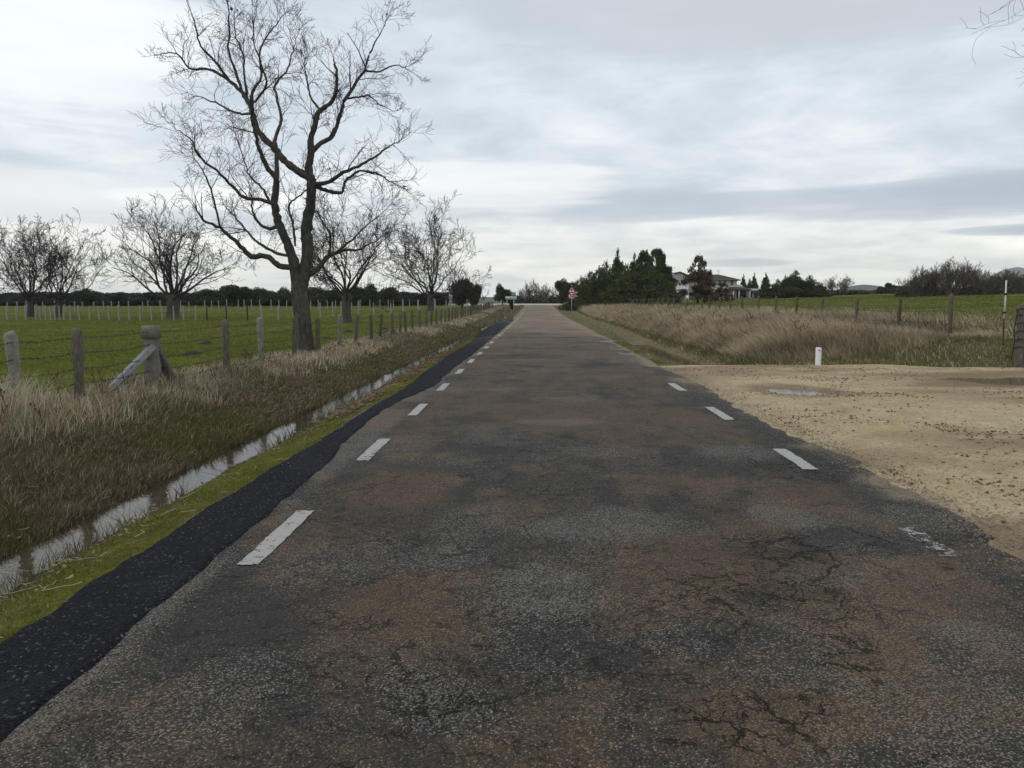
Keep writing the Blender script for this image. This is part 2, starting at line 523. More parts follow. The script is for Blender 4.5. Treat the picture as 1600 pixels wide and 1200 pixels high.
def paint_mat():
    m, nt, b = mat_new('worn_road_paint')
    tc = N(nt, 'ShaderNodeTexCoord')
    geo = N(nt, 'ShaderNodeNewGeometry')
    n1 = N(nt, 'ShaderNodeTexNoise', i_Scale=14.0, i_Detail=8.0, i_Roughness=0.75)
    v = N(nt, 'ShaderNodeTexVoronoi', i_Scale=95.0)
    L(nt, geo, 'Position', n1, 'Vector'); L(nt, geo, 'Position', v, 'Vector')
    a = N(nt, 'ShaderNodeAttribute', attribute_name='col')
    c = mixc(nt, n1.outputs[0], (0.22, 0.21, 0.185), (0.44, 0.43, 0.385))
    nt.links.new(c, b.inputs['Base Color'])
    b.inputs['Roughness'].default_value = 0.6
    sepa = N(nt, 'ShaderNodeSeparateColor'); L(nt, a, 'Color', sepa, 0)
    w = mathn(nt, 'ADD', n1.outputs[0], mathn(nt, 'MULTIPLY', v.outputs['Distance'], -0.16))
    # col.R = wear: flakes missing where it is high
    al = mathn(nt, 'MULTIPLY', mathn(nt, 'SUBTRACT', w, mathn(nt, 'ADD', 0.20, mathn(nt, 'MULTIPLY', sepa.outputs[0], 0.32))), 22.0, clamp=True)
    nt.links.new(al, b.inputs['Alpha'])
    bp = N(nt, 'ShaderNodeBump', i_Strength=0.5, i_Distance=0.004); L(nt, v, 'Distance', bp, 'Height'); L(nt, bp, 0, b, 'Normal')
    return m


def water_mat(name, tint=(0.02, 0.018, 0.012), rip=0.0015, alpha=None):
    m, nt, b = mat_new(name)
    b.inputs['Base Color'].default_value = (*tint, 1)
    b.inputs['Roughness'].default_value = 0.04
    b.inputs['IOR'].default_value = 1.33
    b.inputs['Specular IOR Level'].default_value = 0.38
    geo = N(nt, 'ShaderNodeNewGeometry')
    n = N(nt, 'ShaderNodeTexNoise', i_Scale=11.0, i_Detail=3.0)
    L(nt, geo, 'Position', n, 'Vector')
    bp = N(nt, 'ShaderNodeBump', i_Strength=0.16, i_Distance=rip * 8)
    L(nt, n, 0, bp, 'Height'); L(nt, bp, 0, b, 'Normal')
    return m


def bark_mat(name, c1, c2, scale=9.0, bump=0.03):
    m, nt, b = mat_new(name)
    tc = N(nt, 'ShaderNodeTexCoord')
    mp = N(nt, 'ShaderNodeMapping'); mp.inputs['Scale'].default_value = (1, 1, 0.35)
    L(nt, tc, 'Object', mp, 0)
    n = N(nt, 'ShaderNodeTexNoise', i_Scale=scale, i_Detail=8.0, i_Roughness=0.7); L(nt, mp, 0, n, 'Vector')
    v = N(nt, 'ShaderNodeTexVoronoi', i_Scale=scale * 1.8); L(nt, mp, 0, v, 'Vector')
    r = ramp(nt, [(0.3, c1), (0.7, c2)]); L(nt, n, 0, r, 0)
    c = mixc(nt, mathn(nt, 'MULTIPLY', v.outputs['Distance'], 0.6), r.outputs[0], tuple(x * 0.4 for x in c1))
    nt.links.new(c, b.inputs['Base Color'])
    b.inputs['Roughness'].default_value = 0.9
    b.inputs['Specular IOR Level'].default_value = 0.15
    bp = N(nt, 'ShaderNodeBump', i_Strength=0.9, i_Distance=bump)
    nt.links.new(mathn(nt, 'SUBTRACT', n.outputs[0], v.outputs['Distance']), bp.inputs['Height']); L(nt, bp, 0, b, 'Normal')
    return m


M_ground = ground_mat()
M_dirt = dirt_mat()
M_road = road_mat()
M_strip = road_mat('fresh_black_asphalt', True)
M_paint = paint_mat()
M_water = water_mat('ditch_water', (0.045, 0.034, 0.020))
M_puddle = water_mat('puddle_water', (0.16, 0.125, 0.085), 0.0004)
M_grass = veg_mat('grass_blades', 0.3)
M_leaf = veg_mat('evergreen_leaves', 0.12, var=0.18)
M_bark = bark_mat('oak_bark', (0.054, 0.048, 0.040), (0.165, 0.152, 0.128))
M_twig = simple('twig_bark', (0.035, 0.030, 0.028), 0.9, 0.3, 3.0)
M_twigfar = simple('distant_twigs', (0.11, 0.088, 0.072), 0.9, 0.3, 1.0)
M_post = bark_mat('weathered_post_wood', (0.10, 0.085, 0.065), (0.22, 0.19, 0.15), 14.0, 0.008)
M_postg = bark_mat('mossy_post_wood', (0.085, 0.085, 0.045), (0.18, 0.17, 0.10), 12.0, 0.008)
M_conc = simple('pale_concrete_post', (0.30, 0.285, 0.25), 0.85, 0.35, 14.0, 0.004)
M_plank = simple('silver_grey_plank', (0.22, 0.225, 0.235), 0.7, 0.3, 20.0, 0.003)
M_wire = simple('rusty_wire', (0.04, 0.032, 0.028), 0.6, 0.3, 30.0, 0, 0.4)
M_whitepost = simple('white_painted_plastic', (0.78, 0.79, 0.76), 0.5, 0.08, 20.0)
M_rust = simple('rusted_steel', (0.12, 0.06, 0.035), 0.8, 0.4, 25.0, 0.001)
M_black = simple('black_paint', (0.015, 0.015, 0.017), 0.5, 0.1)
M_red = simple('sign_red', (0.50, 0.025, 0.05), 0.45, 0.06)
M_signwhite = simple('sign_white', (0.78, 0.74, 0.74), 0.45, 0.05)
M_galv = simple('galvanised_steel', (0.42, 0.44, 0.44), 0.5, 0.12, 12.0, 0, 0.3)
M_signgrey = simple('faded_sign_back', (0.40, 0.44, 0.43), 0.6, 0.1, 6.0)
M_signgreen = simple('sign_green', (0.22, 0.31, 0.24), 0.5, 0.1)
M_wall = simple('white_render', (0.80, 0.81, 0.83), 0.85, 0.06, 2.0)
M_wallc = simple('cream_render', (0.52, 0.51, 0.48), 0.85, 0.08, 2.0)
M_roof = simple('grey_brown_roof_tiles', (0.12, 0.105, 0.095), 0.85, 0.2, 5.0, 0.03)
M_roofl = simple('light_sheet_roof', (0.45, 0.45, 0.46), 0.7, 0.15, 2.0)
M_glass = simple('dark_window_glass', (0.03, 0.035, 0.045), 0.12, 0.1, 2.0, 0, 0, 0.6)
M_frame = simple('grey_window_frame', (0.30, 0.31, 0.33), 0.6, 0.1)
M_dark = simple('dark_porch_timber', (0.05, 0.042, 0.038), 0.8, 0.2)
M_hill = simple('distant_hillside', (0.055, 0.062, 0.050), 0.95, 0.3, 0.004)
M_stone = simple('brown_pebbles', (0.18, 0.110, 0.068), 0.85, 0.5, 6.0)
M_chip = simple('grey_stone_chips', (0.24, 0.20, 0.155), 0.85, 0.5, 9.0)

# ------------------------------------------------------------------ terrain
XL, XR = -1.64, 2.45           # painted edge lines
DIRT_Y = 18.7


def rise(y):
    return 0.78 * sm(62, 150, y) + 0.4 * sm(150, 420, y)


def dirt_edge(x):
    """far edge of the dirt turn-off"""
    return DIRT_Y + 0.9 * (fbm(x * 0.35, 3.1, 5) - 0.5) + 2.2 * sm(11.5, 15.5, x) - 0.9 * sm(8.0, 9.6, x) * (1 - sm(10.5, 12.5, x))


def strip_out(y):
    """outer edge of the fresh black asphalt, metres left of the road's axis"""
    b = np.interp(y, [0, 3.3, 3.8, 4.3, 4.9, 5.5, 6.7, 7.3, 9.8, 11.4, 12.9, 16, 23, 27, 30, 52, 70], [2.42, 2.42, 2.46, 2.48, 2.47, 2.47, 2.46, 2.44, 2.43, 2.42, 2.38, 2.45, 2.56, 2.52, 2.48, 2.62, 2.5])
    return b + 0.075 * (fbm(y * 4.5, 2, 8, 4) - 0.5)


def strip_in(y):
    b = np.interp(y, [0, 3, 4.5, 5.6, 6.4, 7.3, 8.6, 10.8, 12.3, 14, 18, 23, 40], [1.76, 1.81, 1.86, 1.88, 1.90, 1.94, 2.06, 2.12, 2.0, 1.81, 1.84, 1.79, 1.82])
    return b + 0.07 * (fbm(y * 2.6, 5, 9, 4) - 0.5)


PUDDLES = []


def H(x, y):
    x = np.asarray(x, float); y = np.asarray(y, float)
    s = -x
    wob = (fbm(y * 0.35, 4.0, 41, 3) - 0.5)
    # left side
    zl = np.full(np.broadcast(x, y).shape, -0.03)
    zl = zl - 0.05 * sm(2.35, 2.6, s) - 0.46 * sm(2.6, 3.95 + 0.2 * wob, s)
    ridge = 0.08 - 0.12 * sm(10.5, 17, y) - 0.06 * sm(17, 26, y)
    bank = sm(3.72 + 0.25 * wob, 6.35, s) ** 0.85
    zl = zl + (0.54 + ridge + 0.0) * bank - 0.12 * sm(3.55, 3.75, s) * (1 - sm(3.85, 4.2, s))
    zl = zl - (0.12 + ridge * 0.8) * sm(6.7, 9.0, s) - 0.42 * sm(10, 30, s)
    fadeL = 1 - 0.75 * sm(72, 100, y)
    zl = np.where(s > 2.3, -0.03 + (zl + 0.03) * fadeL, zl)
    # right side
    e = dirt_edge(x)
    behind = sm(0.0, 1.6, y - e)
    zr_d = -0.015 + 0 * x + 0.03 * (fbm(x * 0.5, y * 0.5, 51, 3) - 0.5) + 0.06 * sm(8, 40, x)
    ditch = sm(3.3, 4.25, x) * (1 - sm(4.5, 5.3, x)) * sm(0.0, 0.8, y - e) * (1 - sm(30, 44, y))
    zr_b = -0.04 + 0.40 * sm(5.2, 7.5, x) * (1 - 0.35 * sm(30, 90, y)) + 0.20 * sm(7.5, 11.5, x) + np.clip(0.031 * (x - 11.5), 0, 4.0) - 0.50 * ditch
    zr = zr_d * (1 - behind) + zr_b * behind
    zr = np.where(x < 3.3, np.minimum(zr, -0.02), zr)
    z = np.where(x < 0, zl, zr)
    # unevenness
    off = np.where(x < 0, sm(2.5, 3.2, s), sm(3.2, 5.0, x) * behind)
    z = z + off * (0.05 * (fbm(x * 5.5, y * 5.5, 63, 3) - 0.5) + 0.09 * (fbm(x * 1.7, y * 1.7, 61, 4) - 0.5) + 0.16 * (fbm(x * 0.3, y * 0.3, 71, 3) - 0.5) * sm(6, 10, np.abs(x)))
    for (cx, cy, rx, ry, dp) in PUDDLES:
        d = ((x - cx) / rx) ** 2 + ((y - cy) / ry) ** 2 + 1.9 * (fbm(x * 2.3, y * 2.3, 81, 3) - 0.5)
        z = z - dp * (1 - sm(0.4, 1.6, d))
    z = z + np.where(np.abs(x) < 6, 1.0, 1.0) * rise(y)
    return z


def place_puddles():
    a = gp(1240, 613, -0.02); b = gp(1592, 592, 0.0)
    PUDDLES.append((a[0], a[1], 0.45, 0.60, 0.055))
    PUDDLES.append((b[0] + 0.2, b[1] - 0.3, 1.6, 0.95, 0.07))


place_puddles()


def zone_color(x, y):
    """plain colour of what covers the ground"""
    s = -x
    c = np.zeros(x.shape + (3,))
    turf = np.array([0.092, 0.112, 0.018]); turf2 = np.array([0.118, 0.126, 0.028])
    dry = np.array([0.20, 0.165, 0.105]); brown = np.array([0.095, 0.070, 0.040]); moss = np.array([0.105, 0.108, 0.022])
    mud = np.array([0.06, 0.048, 0.033])
    f = sm(0.38, 0.66, fbm(x * 0.16, y * 0.16, 91, 4))[..., None]
    c[:] = turf * (1 - f) + turf2 * f
    yel = (sm(0.62, 0.72, fbm(x * 0.05 + 3, y * 0.22, 95, 4)) * sm(40, 60, y))[..., None]
    c = c * (1 - 0.3 * yel) + np.array([0.19, 0.18, 0.07]) * 0.3 * yel
    f2 = sm(0.62, 0.74, fbm(x * 1.1, y * 1.1, 92, 4))[..., None]
    c = c * (1 - 0.45 * f2) + mud * 0.45 * f2

    def blend(w, col):
        nonlocal c
        w = np.clip(w, 0, 1)[..., None]
        c = c * (1 - w) + np.asarray(col) * w
    # left bank
    nn = fbm(x * 1.3, y * 1.3, 93, 4)
    L_ = (x < 0)
    blend(L_ * sm(2.3, 2.5, s) * (1 - sm(7.0, 8.2, s + nn)), brown * 0.9 + dry * 0.1)
    blend(L_ * sm(4.2, 4.5, s) * (1 - sm(5.2, 6.2, s)) * sm(0.42, 0.6, nn), turf * 0.8)
    blend(L_ * sm(5.4, 6.2, s) * (1 - sm(6.8, 7.8, s)) * sm(0.35, 0.55, nn), dry)
    mw = L_ * sm(2.2, 2.4, s) * (1 - sm(3.05, 3.75, s + 0.5 * (nn - 0.5)))
    blend(mw * (0.75 + 0.25 * sm(0.3, 0.6, nn)), moss)
    blend(mw * sm(11, 13, y) * (1 - sm(22, 28, y)) * sm(2.55, 2.95, s), np.array([0.15, 0.105, 0.060]))
    blend(mw * sm(26, 34, y) * 0.7, np.array([0.13, 0.115, 0.06]))
    blend(L_ * sm(3.15, 3.45, s + 0.4 * (nn - 0.5)) * (1 - sm(4.15, 4.6, s)), mud)
    # right side
    e = dirt_edge(x)
    R_ = (x > 0) * sm(-0.2, 0.3, y - e)
    blend(R_ * (1 - sm(10.8, 12.5, x + nn)), dry * 0.8 + brown * 0.2)
    blend(R_ * (1 - sm(0.2, 1.6, y - e + nn)) * sm(6.5, 7.5, x), np.array([0.09, 0.10, 0.03]))
    blend(R_ * (1 - sm(3.9, 4.6, x + nn * 0.5)), np.array([0.14, 0.125, 0.07]))
    blend(R_ * sm(0.45, 0.6, nn) * (1 - sm(3.8, 4.3, x)) * (1 - sm(30, 45, y)), moss * 0.8)
    # beyond the junction and far away: dull scrub
    blend(sm(150, 190, y), np.array([0.12, 0.11, 0.065]))
    return c


def axis(stops):
    out = []
    for (a, b, st) in stops:
        out.append(np.arange(a, b, st))
    return np.concatenate(out)


def grid_mesh(name, xs, ys, zf, cf, smooth=True):
    Xg, Yg = np.meshgrid(xs, ys)
    Zg = zf(Xg, Yg)
    V = np.stack([Xg, Yg, Zg], -1).reshape(-1, 3)
    nx, ny = len(xs), len(ys)
    i, j = np.meshgrid(np.arange(nx - 1), np.arange(ny - 1))
    b = (j * nx + i).ravel()
    q = np.stack([b, b + 1, b + nx + 1, b + nx], -1)
    col = cf(Xg, Yg).reshape(-1, 3)
    return V, q, col


def build_ground():
    xs = axis([(-3100, -1000, 300), (-1000, -200, 80), (-200, -60, 5), (-60, -20, 1.0), (-20, -9, 0.35), (-9, -2.2, 0.085), (-2.2, 2.9, 0.6),
               (2.9, 7.0, 0.12), (7.0, 14, 0.3), (14, 60, 1.0), (60, 200, 6), (200, 1000, 80), (1000, 3101, 300)])
    ys = axis([(-30, -4, 3), (-4, 2, 0.3), (2, 24, 0.11), (24, 50, 0.25), (50, 110, 0.8), (110, 240, 3), (240, 1000, 60), (1000, 4101, 300)])
    def zf(x, y):
        return H(x, y)
    V, q, col = grid_mesh('ground', xs, ys, zf, zone_color)
    # the dirt turn-off is its own sheet, so drop the ground under it
    x, y = V[:, 0], V[:, 1]
    under = (x > 2.6) & (x < 70) & (y < dirt_edge(x) - 0.25)
    V[:, 2] -= np.where(under, 0.10, 0.0)
    o = link('ground', mesh_from('ground', V, q, None, col, True), M_ground)
    tag(o, kind='structure')


build_ground()


def ruts(x, y):
    """tyre tracks swinging off the road into the turn-off"""
    w = 0
    for x0, y0, r0 in ((17.0, 4.6, 12.0), (17.0, 4.6, 10.4), (15.0, 0.5, 12.6), (15.0, 0.5, 11.0)):
        d = np.sqrt((x - x0) ** 2 + (y - y0) ** 2 * 1.3) - r0 + 0.25 * (vn(x * 0.7, y * 0.7, 117) - 0.5)
        w = np.maximum(w, np.exp(-(d / 0.16) ** 2) * sm(0.30, 0.55, fbm(x * 0.6, y * 0.6, 118, 3)))
    return w


def dirt_col(x, y):
    base = np.array([0.43, 0.335, 0.205]); dark = np.array([0.275, 0.20, 0.122]); pale = np.array([0.48, 0.395, 0.265])
    n = fbm(x * 0.35, y * 0.8, 101, 4)[..., None]
    c = base * (1 - sm(0.45, 0.7, n)) + dark * sm(0.45, 0.7, n)
    n2 = sm(0.55, 0.75, fbm(x * 0.9 + 5, y * 1.6, 103, 4))[..., None]
    c = c * (1 - 0.6 * n2) + pale * 0.6 * n2
    w = (0.35 * ruts(x, y))[..., None]
    c = c * (1 - w) + np.array([0.22, 0.155, 0.095]) * w
    for (cx, cy, rx, ry, dp) in PUDDLES:
        d = (((x - cx) / rx) ** 2 + ((y - cy) / ry) ** 2)
        w = (1 - sm(1.0, 4.5, d + 2.2 * (fbm(x * 2, y * 2, 119, 3) - 0.5)))[..., None]
        c = c * (1 - 0.55 * w) + np.array([0.15, 0.105, 0.065]) * 0.55 * w
    return c


def build_dirt():
    # columns run from the asphalt's ragged edge out to the right
    ys = axis([(-12, 2, 0.5), (2, 21.5, 0.1)])
    u = np.concatenate([np.linspace(0, 0.12, 60), np.linspace(0.125, 1, 120)])
    e_in = 2.82 + 0.16 * (fbm(ys * 0.5, 7.0, 111, 4) - 0.5) * 2 - 0.0 * ys
    Yg = np.repeat(ys[:, None], len(u), 1)
    Xg = e_in[:, None] + (62 - e_in[:, None]) * (u[None, :] ** 1.35)
    e = dirt_edge(Xg)
    Yc = np.minimum(Yg, e)
    Zg = H(Xg, Yc) + 0.012 * (fbm(Xg * 3, Yc * 3, 113, 3) - 0.5) + 0.012
    edge = np.exp(-((Xg - e_in[:, None]) / 0.25))
    Zg = Zg - ruts(Xg, Yc) * 0.028 + 0.012 * (fbm(Xg * 7, Yc * 7, 114, 3) - 0.5)
    Zg = Zg + 0.022 * (1 - edge) - 0.03 * (Yg > e + 0.15)
    V = np.stack([Xg, Yc, Zg], -1).reshape(-1, 3)
    nx, ny = len(u), len(ys)
    i, j = np.meshgrid(np.arange(nx - 1), np.arange(ny - 1))
    b = (j * nx + i).ravel()
    keep = (Yg[:-1, :-1] < e[:-1, :-1]).ravel()
    q = np.stack([b, b + 1, b + nx + 1, b + nx], -1)[keep]
    o = link('dirt_track', mesh_from('dirt_track', V, q, None, dirt_col(Xg, Yc).reshape(-1, 3), True), M_dirt)
    tag(o, kind='structure')
    for n, (cx, cy, rx, ry, dp) in enumerate(PUDDLES):
        rimz = float(H(np.array([cx]), np.array([cy]))[0]) + 0.012 + 0.022 + dp * 0.42
        a = np.linspace(0, 2 * math.pi, 48, endpoint=False)
        V = np.stack([cx + 1.25 * rx * np.cos(a), cy + 1.15 * ry * np.sin(a), np.full(48, rimz)], -1)
        me = bpy.data.meshes.new('puddle')
        me.from_pydata([tuple(v) for v in V], [], [tuple(range(48))])
        o = link('puddle', me, M_puddle)
        tag(o, kind='structure')


build_dirt()

# ------------------------------------------------------------------ road
PATCH = []      # light bare-chip patches and brown patches: (x, y, rx, ry, strength, channel)


def patch(px, py, w, h, st, ch):
    c = gp(px, py); l = gp(px - w / 2, py); r = gp(px + w / 2, py); n = gp(px, py + h / 2); f = gp(px, py - h / 2)
    PATCH.append((c[0], (n[1] + f[1]) / 2, (r[0] - l[0]) / 2, (f[1] - n[1]) / 2, st, ch))


for p in [(870, 660, 130, 16, 0.8, 0), (785, 690, 150, 20, 0.30, 2), (940, 706, 170, 18, 0.45, 0), (1148, 710, 130, 34, 0.6, 0),
          (790, 610, 60, 9, 0.5, 0), (905, 624, 80, 8, .35, 0), (740, 815, 130, 60, 0.45, 0), (950, 828, 290, 50, 0.8, 0), (1235, 812, 140, 38, 0.85, 0), (1425, 815, 120, 36, 0.6, 0),
          (690, 870, 170, 50, 0.40, 0), (850, 935, 190, 80, 0.55, 0), (1060, 1000, 120, 60, 0.25, 0), (1280, 905, 200, 40, 0.35, 0), (1150, 870, 300, 20, -0.4, 0),
          (380, 1080, 260, 110, 0.35, 0), (700, 1120, 260, 120, 0.45, 0), (200, 1130, 120, 80, 0.3, 0), (1560, 1010, 100, 80, 0.4, 0),
          (610, 950, 170, 110, 0.75, 1), (1070, 900, 260, 36, 0.6, 1), (1330, 990, 190, 130, 0.55, 1), (1200, 1130, 360, 130, 0.65, 1),
          (620, 770, 170, 50, 0.5, 1), (1010, 760, 260, 36, 0.35, 1), (930, 650, 330, 40, 0.5, 1), (1250, 765, 140, 36, 0.5, 1), (900, 1010, 260, 100, -0.5, 1), (820, 700, 240, 40, -0.6, 1),
          (1330, 850, 240, 50, -0.7, 1), (1400, 760, 140, 60, -0.7, 1), (640, 860, 160, 60, -0.4, 1), (1120, 990, 200, 60, -0.5, 1), (330, 1000, 220, 140, -0.4, 1),
          (1180, 860, 170, 40, 0.9, 3), (1160, 930, 260, 60, 0.7, 3), (680, 870, 120, 30, 0.6, 3), (1290, 1000, 140, 160, 0.6, 3), (1240, 740, 140, 50, 0.5, 3), (560, 980, 160, 40, 0.6, 3), (720, 1120, 260, 60, 0.5, 3), (1180, 1120, 300, 100, 0.8, 3), (850, 690, 260, 30, 0.3, 3)]:
    patch(*p)


def road_masks(x, y):
    wx = 0.35 * (fbm(x * 1.6, y * 1.6, 131, 3) - 0.5); wy = 0.5 * (fbm(x * 1.6 + 9, y * 1.6, 132, 3) - 0.5)
    n4 = fbm(x * 5.5, y * 3.6, 124, 4)
    n1 = fbm(x * 0.55, y * 0.42, 121, 5); n2 = fbm(x * 1.5, y * 0.9, 122, 5); n3 = fbm(x * 2.6, y * 1.7, 123, 4)
    far = sm(6, 30, y)  # far road: worn stone, plus grazing-view brightness painted into these masks
    wheel0 = np.exp(-((x - 0.35) / 0.4) ** 2)
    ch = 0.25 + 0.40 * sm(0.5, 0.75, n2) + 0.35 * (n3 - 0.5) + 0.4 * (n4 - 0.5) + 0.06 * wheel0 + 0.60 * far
    wheel = np.exp(-((x + 0.55) / 0.38) ** 2) + np.exp(-((x - 1.25) / 0.38) ** 2)
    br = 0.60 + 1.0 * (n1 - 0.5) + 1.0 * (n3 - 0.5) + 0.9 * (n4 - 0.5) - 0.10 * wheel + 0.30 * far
    cr = 0.30 + 1.0 * (fbm(x * 0.7, y * 0.7, 125, 3) - 0.5)
    # outer margins stay greyer; chips show along the edges of the old surface
    br = br - 0.45 * sm(2.2, 2.6, x) - 0.30 * sm(1.35, 1.7, -x) * (1 - 0.6 * far)
    ch = ch + 0.75 * sm(1.70, 1.82, -x + 0.12 * (n3 - 0.5)) * sm(0.35, 0.5, fbm(x * 0.5, y * 1.3, 128, 3)) + 0.4 * sm(2.65, 2.95, x)
    # transverse streaks of bleeding tar far ahead
    st = sm(0.50, 0.66, fbm(x * 0.35, y * 0.55, 127, 4)) * sm(12, 20, y)
    br = br - 0.35 * st
    ch = ch - 0.42 * st + 0.4 * sm(0.6, 0.75, fbm(x * 0.4 + 7, y * 0.8, 129, 4)) * sm(14, 24, y)
    for (cx, cy, rx, ry, s_, k) in PATCH:
        d = ((x + wx - cx) / rx) ** 2 + ((y + wy - cy) / ry) ** 2
        w = s_ * (1 - sm(0.25, 1.35, d))
        if k == 0:
            ch = ch + w; br = br - np.maximum(w, 0) * 0.55
        elif k == 1:
            br = br + w
            if s_ < 0: ch = ch + w * 0.25
        elif k == 2:
            ch = ch + w; br = br - w * 1.4
        else:
            cr = cr + w
    return np.clip(np.stack([ch, br, cr], -1), 0, 1.2)


def road_z(x, y):
    bump = 0.016 * (fbm(x * 1.3, y * 1.5, 141, 4) - 0.5) + 0.022 * (fbm(x * 0.3, y * 0.9, 142, 3) - 0.5)
    camber = -0.012 * ((x - 0.4) / 2.5) ** 2
    return 0.012 + bump * sm(1, 4, y + 3) + camber + rise(y)


def build_road():
    ys = axis([(-14, 2, 0.5), (2, 26, 0.07), (26, 60, 0.2), (60, 156, 0.8)])
    n = 120
    u = np.linspace(0, 1, n)
    left = -(strip_in(ys) + 0.30)
    right = 2.98 + 0.13 * (fbm(ys * 0.6, 2.0, 151, 4) - 0.5) * 2 + 0.07 * (vn(ys * 5, 3, 152) - 0.5) + 0.12 * (1 - sm(14, 19, ys)) - 0.25 * sm(40, 90, ys)
    Xg = left[:, None] + (right - left)[:, None] * u[None]
    Yg = np.repeat(ys[:, None], n, 1)
    Zg = road_z(Xg, Yg)
    d = np.minimum((right[:, None] - Xg), 9)
    Zg = Zg - 0.05 * (1 - sm(0, 0.14, d))
    V = np.stack([Xg, Yg, Zg], -1).reshape(-1, 3)
    i, j = np.meshgrid(np.arange(n - 1), np.arange(len(ys) - 1))
    b = (j * n + i).ravel()
    q = np.stack([b, b + 1, b + n + 1, b + n], -1)
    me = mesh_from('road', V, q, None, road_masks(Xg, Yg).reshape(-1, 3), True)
    fr = (right[:, None] - Xg)
    dn = fbm(Xg * 1.1, Yg * 0.8, 155, 4)
    dust_far_pale = 0.95 * np.exp(-fr / 0.16) + 0.95 * np.exp(-fr / 0.5) * sm(0.42, 0.6, dn) * (1 - 0.3 * sm(18, 25, Yg)) + 0.66 * sm(9, 50, Yg) * (0.55 + 0.75 * dn)  # dust at the right edge; the distance term paints the far road brighter
    dust_far_pale = dust_far_pale + 0.42 * np.exp(-((Xg + strip_in(Yg) - 0.07) / 0.13) ** 2) * sm(0.40, 0.55, fbm(Xg * 0.3, Yg * 0.9, 156, 3))
    at_ = me.attributes.new('dust_far_pale', 'FLOAT', 'POINT'); at_.data.foreach_set('value', dust_far_pale.astype(np.float32).ravel())
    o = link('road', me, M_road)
    tag(o, kind='structure')
    # fresh black asphalt along the left edge, laid over the old surface
    ys2 = axis([(-14, 2, 0.3), (2, 30, 0.05), (30, 60, 0.15), (60, 96, 0.6)])
    n2 = 40
    u = np.linspace(0, 1, n2)
    li = -strip_in(ys2); lo = -strip_out(ys2) - 0.35 * sm(26, 40, ys2)
    fade = 1 - sm(58, 96, ys2)
    li = lo + (li - lo) * np.maximum(fade, 0.02)
    Xg = lo[:, None] + (li - lo)[:, None] * u[None]
    Yg = np.repeat(ys2[:, None], n2, 1)
    Zi = road_z(Xg, Yg)
    Zg = Zi + 0.014 + 0.010 * (fbm(Xg * 3, Yg * 3, 161, 3) - 0.5)
    din = (li[:, None] - Xg); dout = (Xg - lo[:, None])
    Zg = Zg - 0.022 * (1 - sm(0, 0.05, din)) - 0.11 * (1 - sm(0, 0.10, dout))
    V = np.stack([Xg, Yg, Zg], -1).reshape(-1, 3)
    i, j = np.meshgrid(np.arange(n2 - 1), np.arange(len(ys2) - 1))
    b = (j * n2 + i).ravel()
    q = np.stack([b, b + 1, b + n2 + 1, b + n2], -1)
    dust_far_pale = sm(0.55, 0.8, fbm(Xg * 1.2, Yg * 0.5, 165, 4)) * sm(18, 40, Yg) * 0.9 + 0.9 * sm(35, 80, Yg) + 0.12 * sm(0.6, 0.75, fbm(Xg * 3, Yg * 3, 166, 3))
    col = np.repeat(dust_far_pale[..., None], 3, -1).reshape(-1, 3)
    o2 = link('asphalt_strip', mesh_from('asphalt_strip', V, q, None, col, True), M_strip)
    tag(o2, kind='structure')
    # painted dashes of the two edge lines, each its own sheet
    def dash(xc, y0, y1, w, wear, k):
        m, nn = 28, 8
        yy = np.linspace(y0, y1, m)
        r = np.random.default_rng(k)
        lft = xc - w / 2 + r.normal(0, 0.0035, m); rgt = xc + w / 2 + r.normal(0, 0.0035, m)
        xx = lft[:, None] + (rgt - lft)[:, None] * np.linspace(0, 1, nn)[None]
        yy2 = np.repeat(yy[:, None], nn, 1)
        yy2[0] += r.normal(0, 0.006, nn); yy2[-1] += r.normal(0, 0.006, nn)
        zz = road_z(xx, yy2) + 0.005
        V = np.stack([xx, yy2, zz], -1).reshape(-1, 3)
        i, j = np.meshgrid(np.arange(nn - 1), np.arange(m - 1)); b = (j * nn + i).ravel()
        wr = wear + 0.25 * (fbm(xx * 3, yy2 * 2, 171 + k, 3) - 0.5)
        col = np.repeat(wr[..., None], 3, -1).reshape(-1, 3)
        link('painted_dash', mesh_from('painted_dash', V, np.stack([b, b + 1, b + nn + 1, b + nn], -1), None, col, True), M_paint, parent=o)
    y = 4.32; k = 0
    while y < 105:
        wear = 0.24 if k < 22 else 0.5
        if k in (9, 17): wear = 0.6
        dash(XL - 0.01, y, y + 1.15, 0.125, wear + 0.12 * math.sin(k * 2.3), k)
        y += 2.972; k += 1
    rd = [(4.60, 5.17, 0.72), (7.0, 7.95, 0.12), (10.0, 11.2, 0.28), (13.2, 14.4, 0.20)]
    y = 16.4
    while y < 60:
        rd.append((y, y + 1.1, 0.62 + 0.40 * float(vn(np.array([y * 0.13]), np.array([1.0]), 5)[0]))); y += 2.97
    for n_, (a, b_, w_) in enumerate(rd):
        dash(XR, a, b_, 0.135, w_, 100 + n_)
    # crossing road at the far end
    xs = np.linspace(-60, 60, 80)
    yy = np.linspace(0, 9.0, 6)
    Xg, T = np.meshgrid(xs, yy)
    Yg = 154.2 + T - 0.07 * Xg
    Zg = rise(Yg) + 0.10 + 0.025 * T - np.where((T < 0.1) | (T > 8.9), 0.25, 0)
    V = np.stack([Xg, Yg, Zg], -1).reshape(-1, 3)
    i, j = np.meshgrid(np.arange(79), np.arange(5)); b = (j * 80 + i).ravel()
    col = np.broadcast_to(np.array([0.50, 0.45, 0.38]), V.shape)
    o3 = link('crossing_road', mesh_from('crossing_road', V, np.stack([b, b + 1, b + 81, b + 80], -1), None, col, True), M_dirt)
    tag(o3, kind='structure')


build_road()


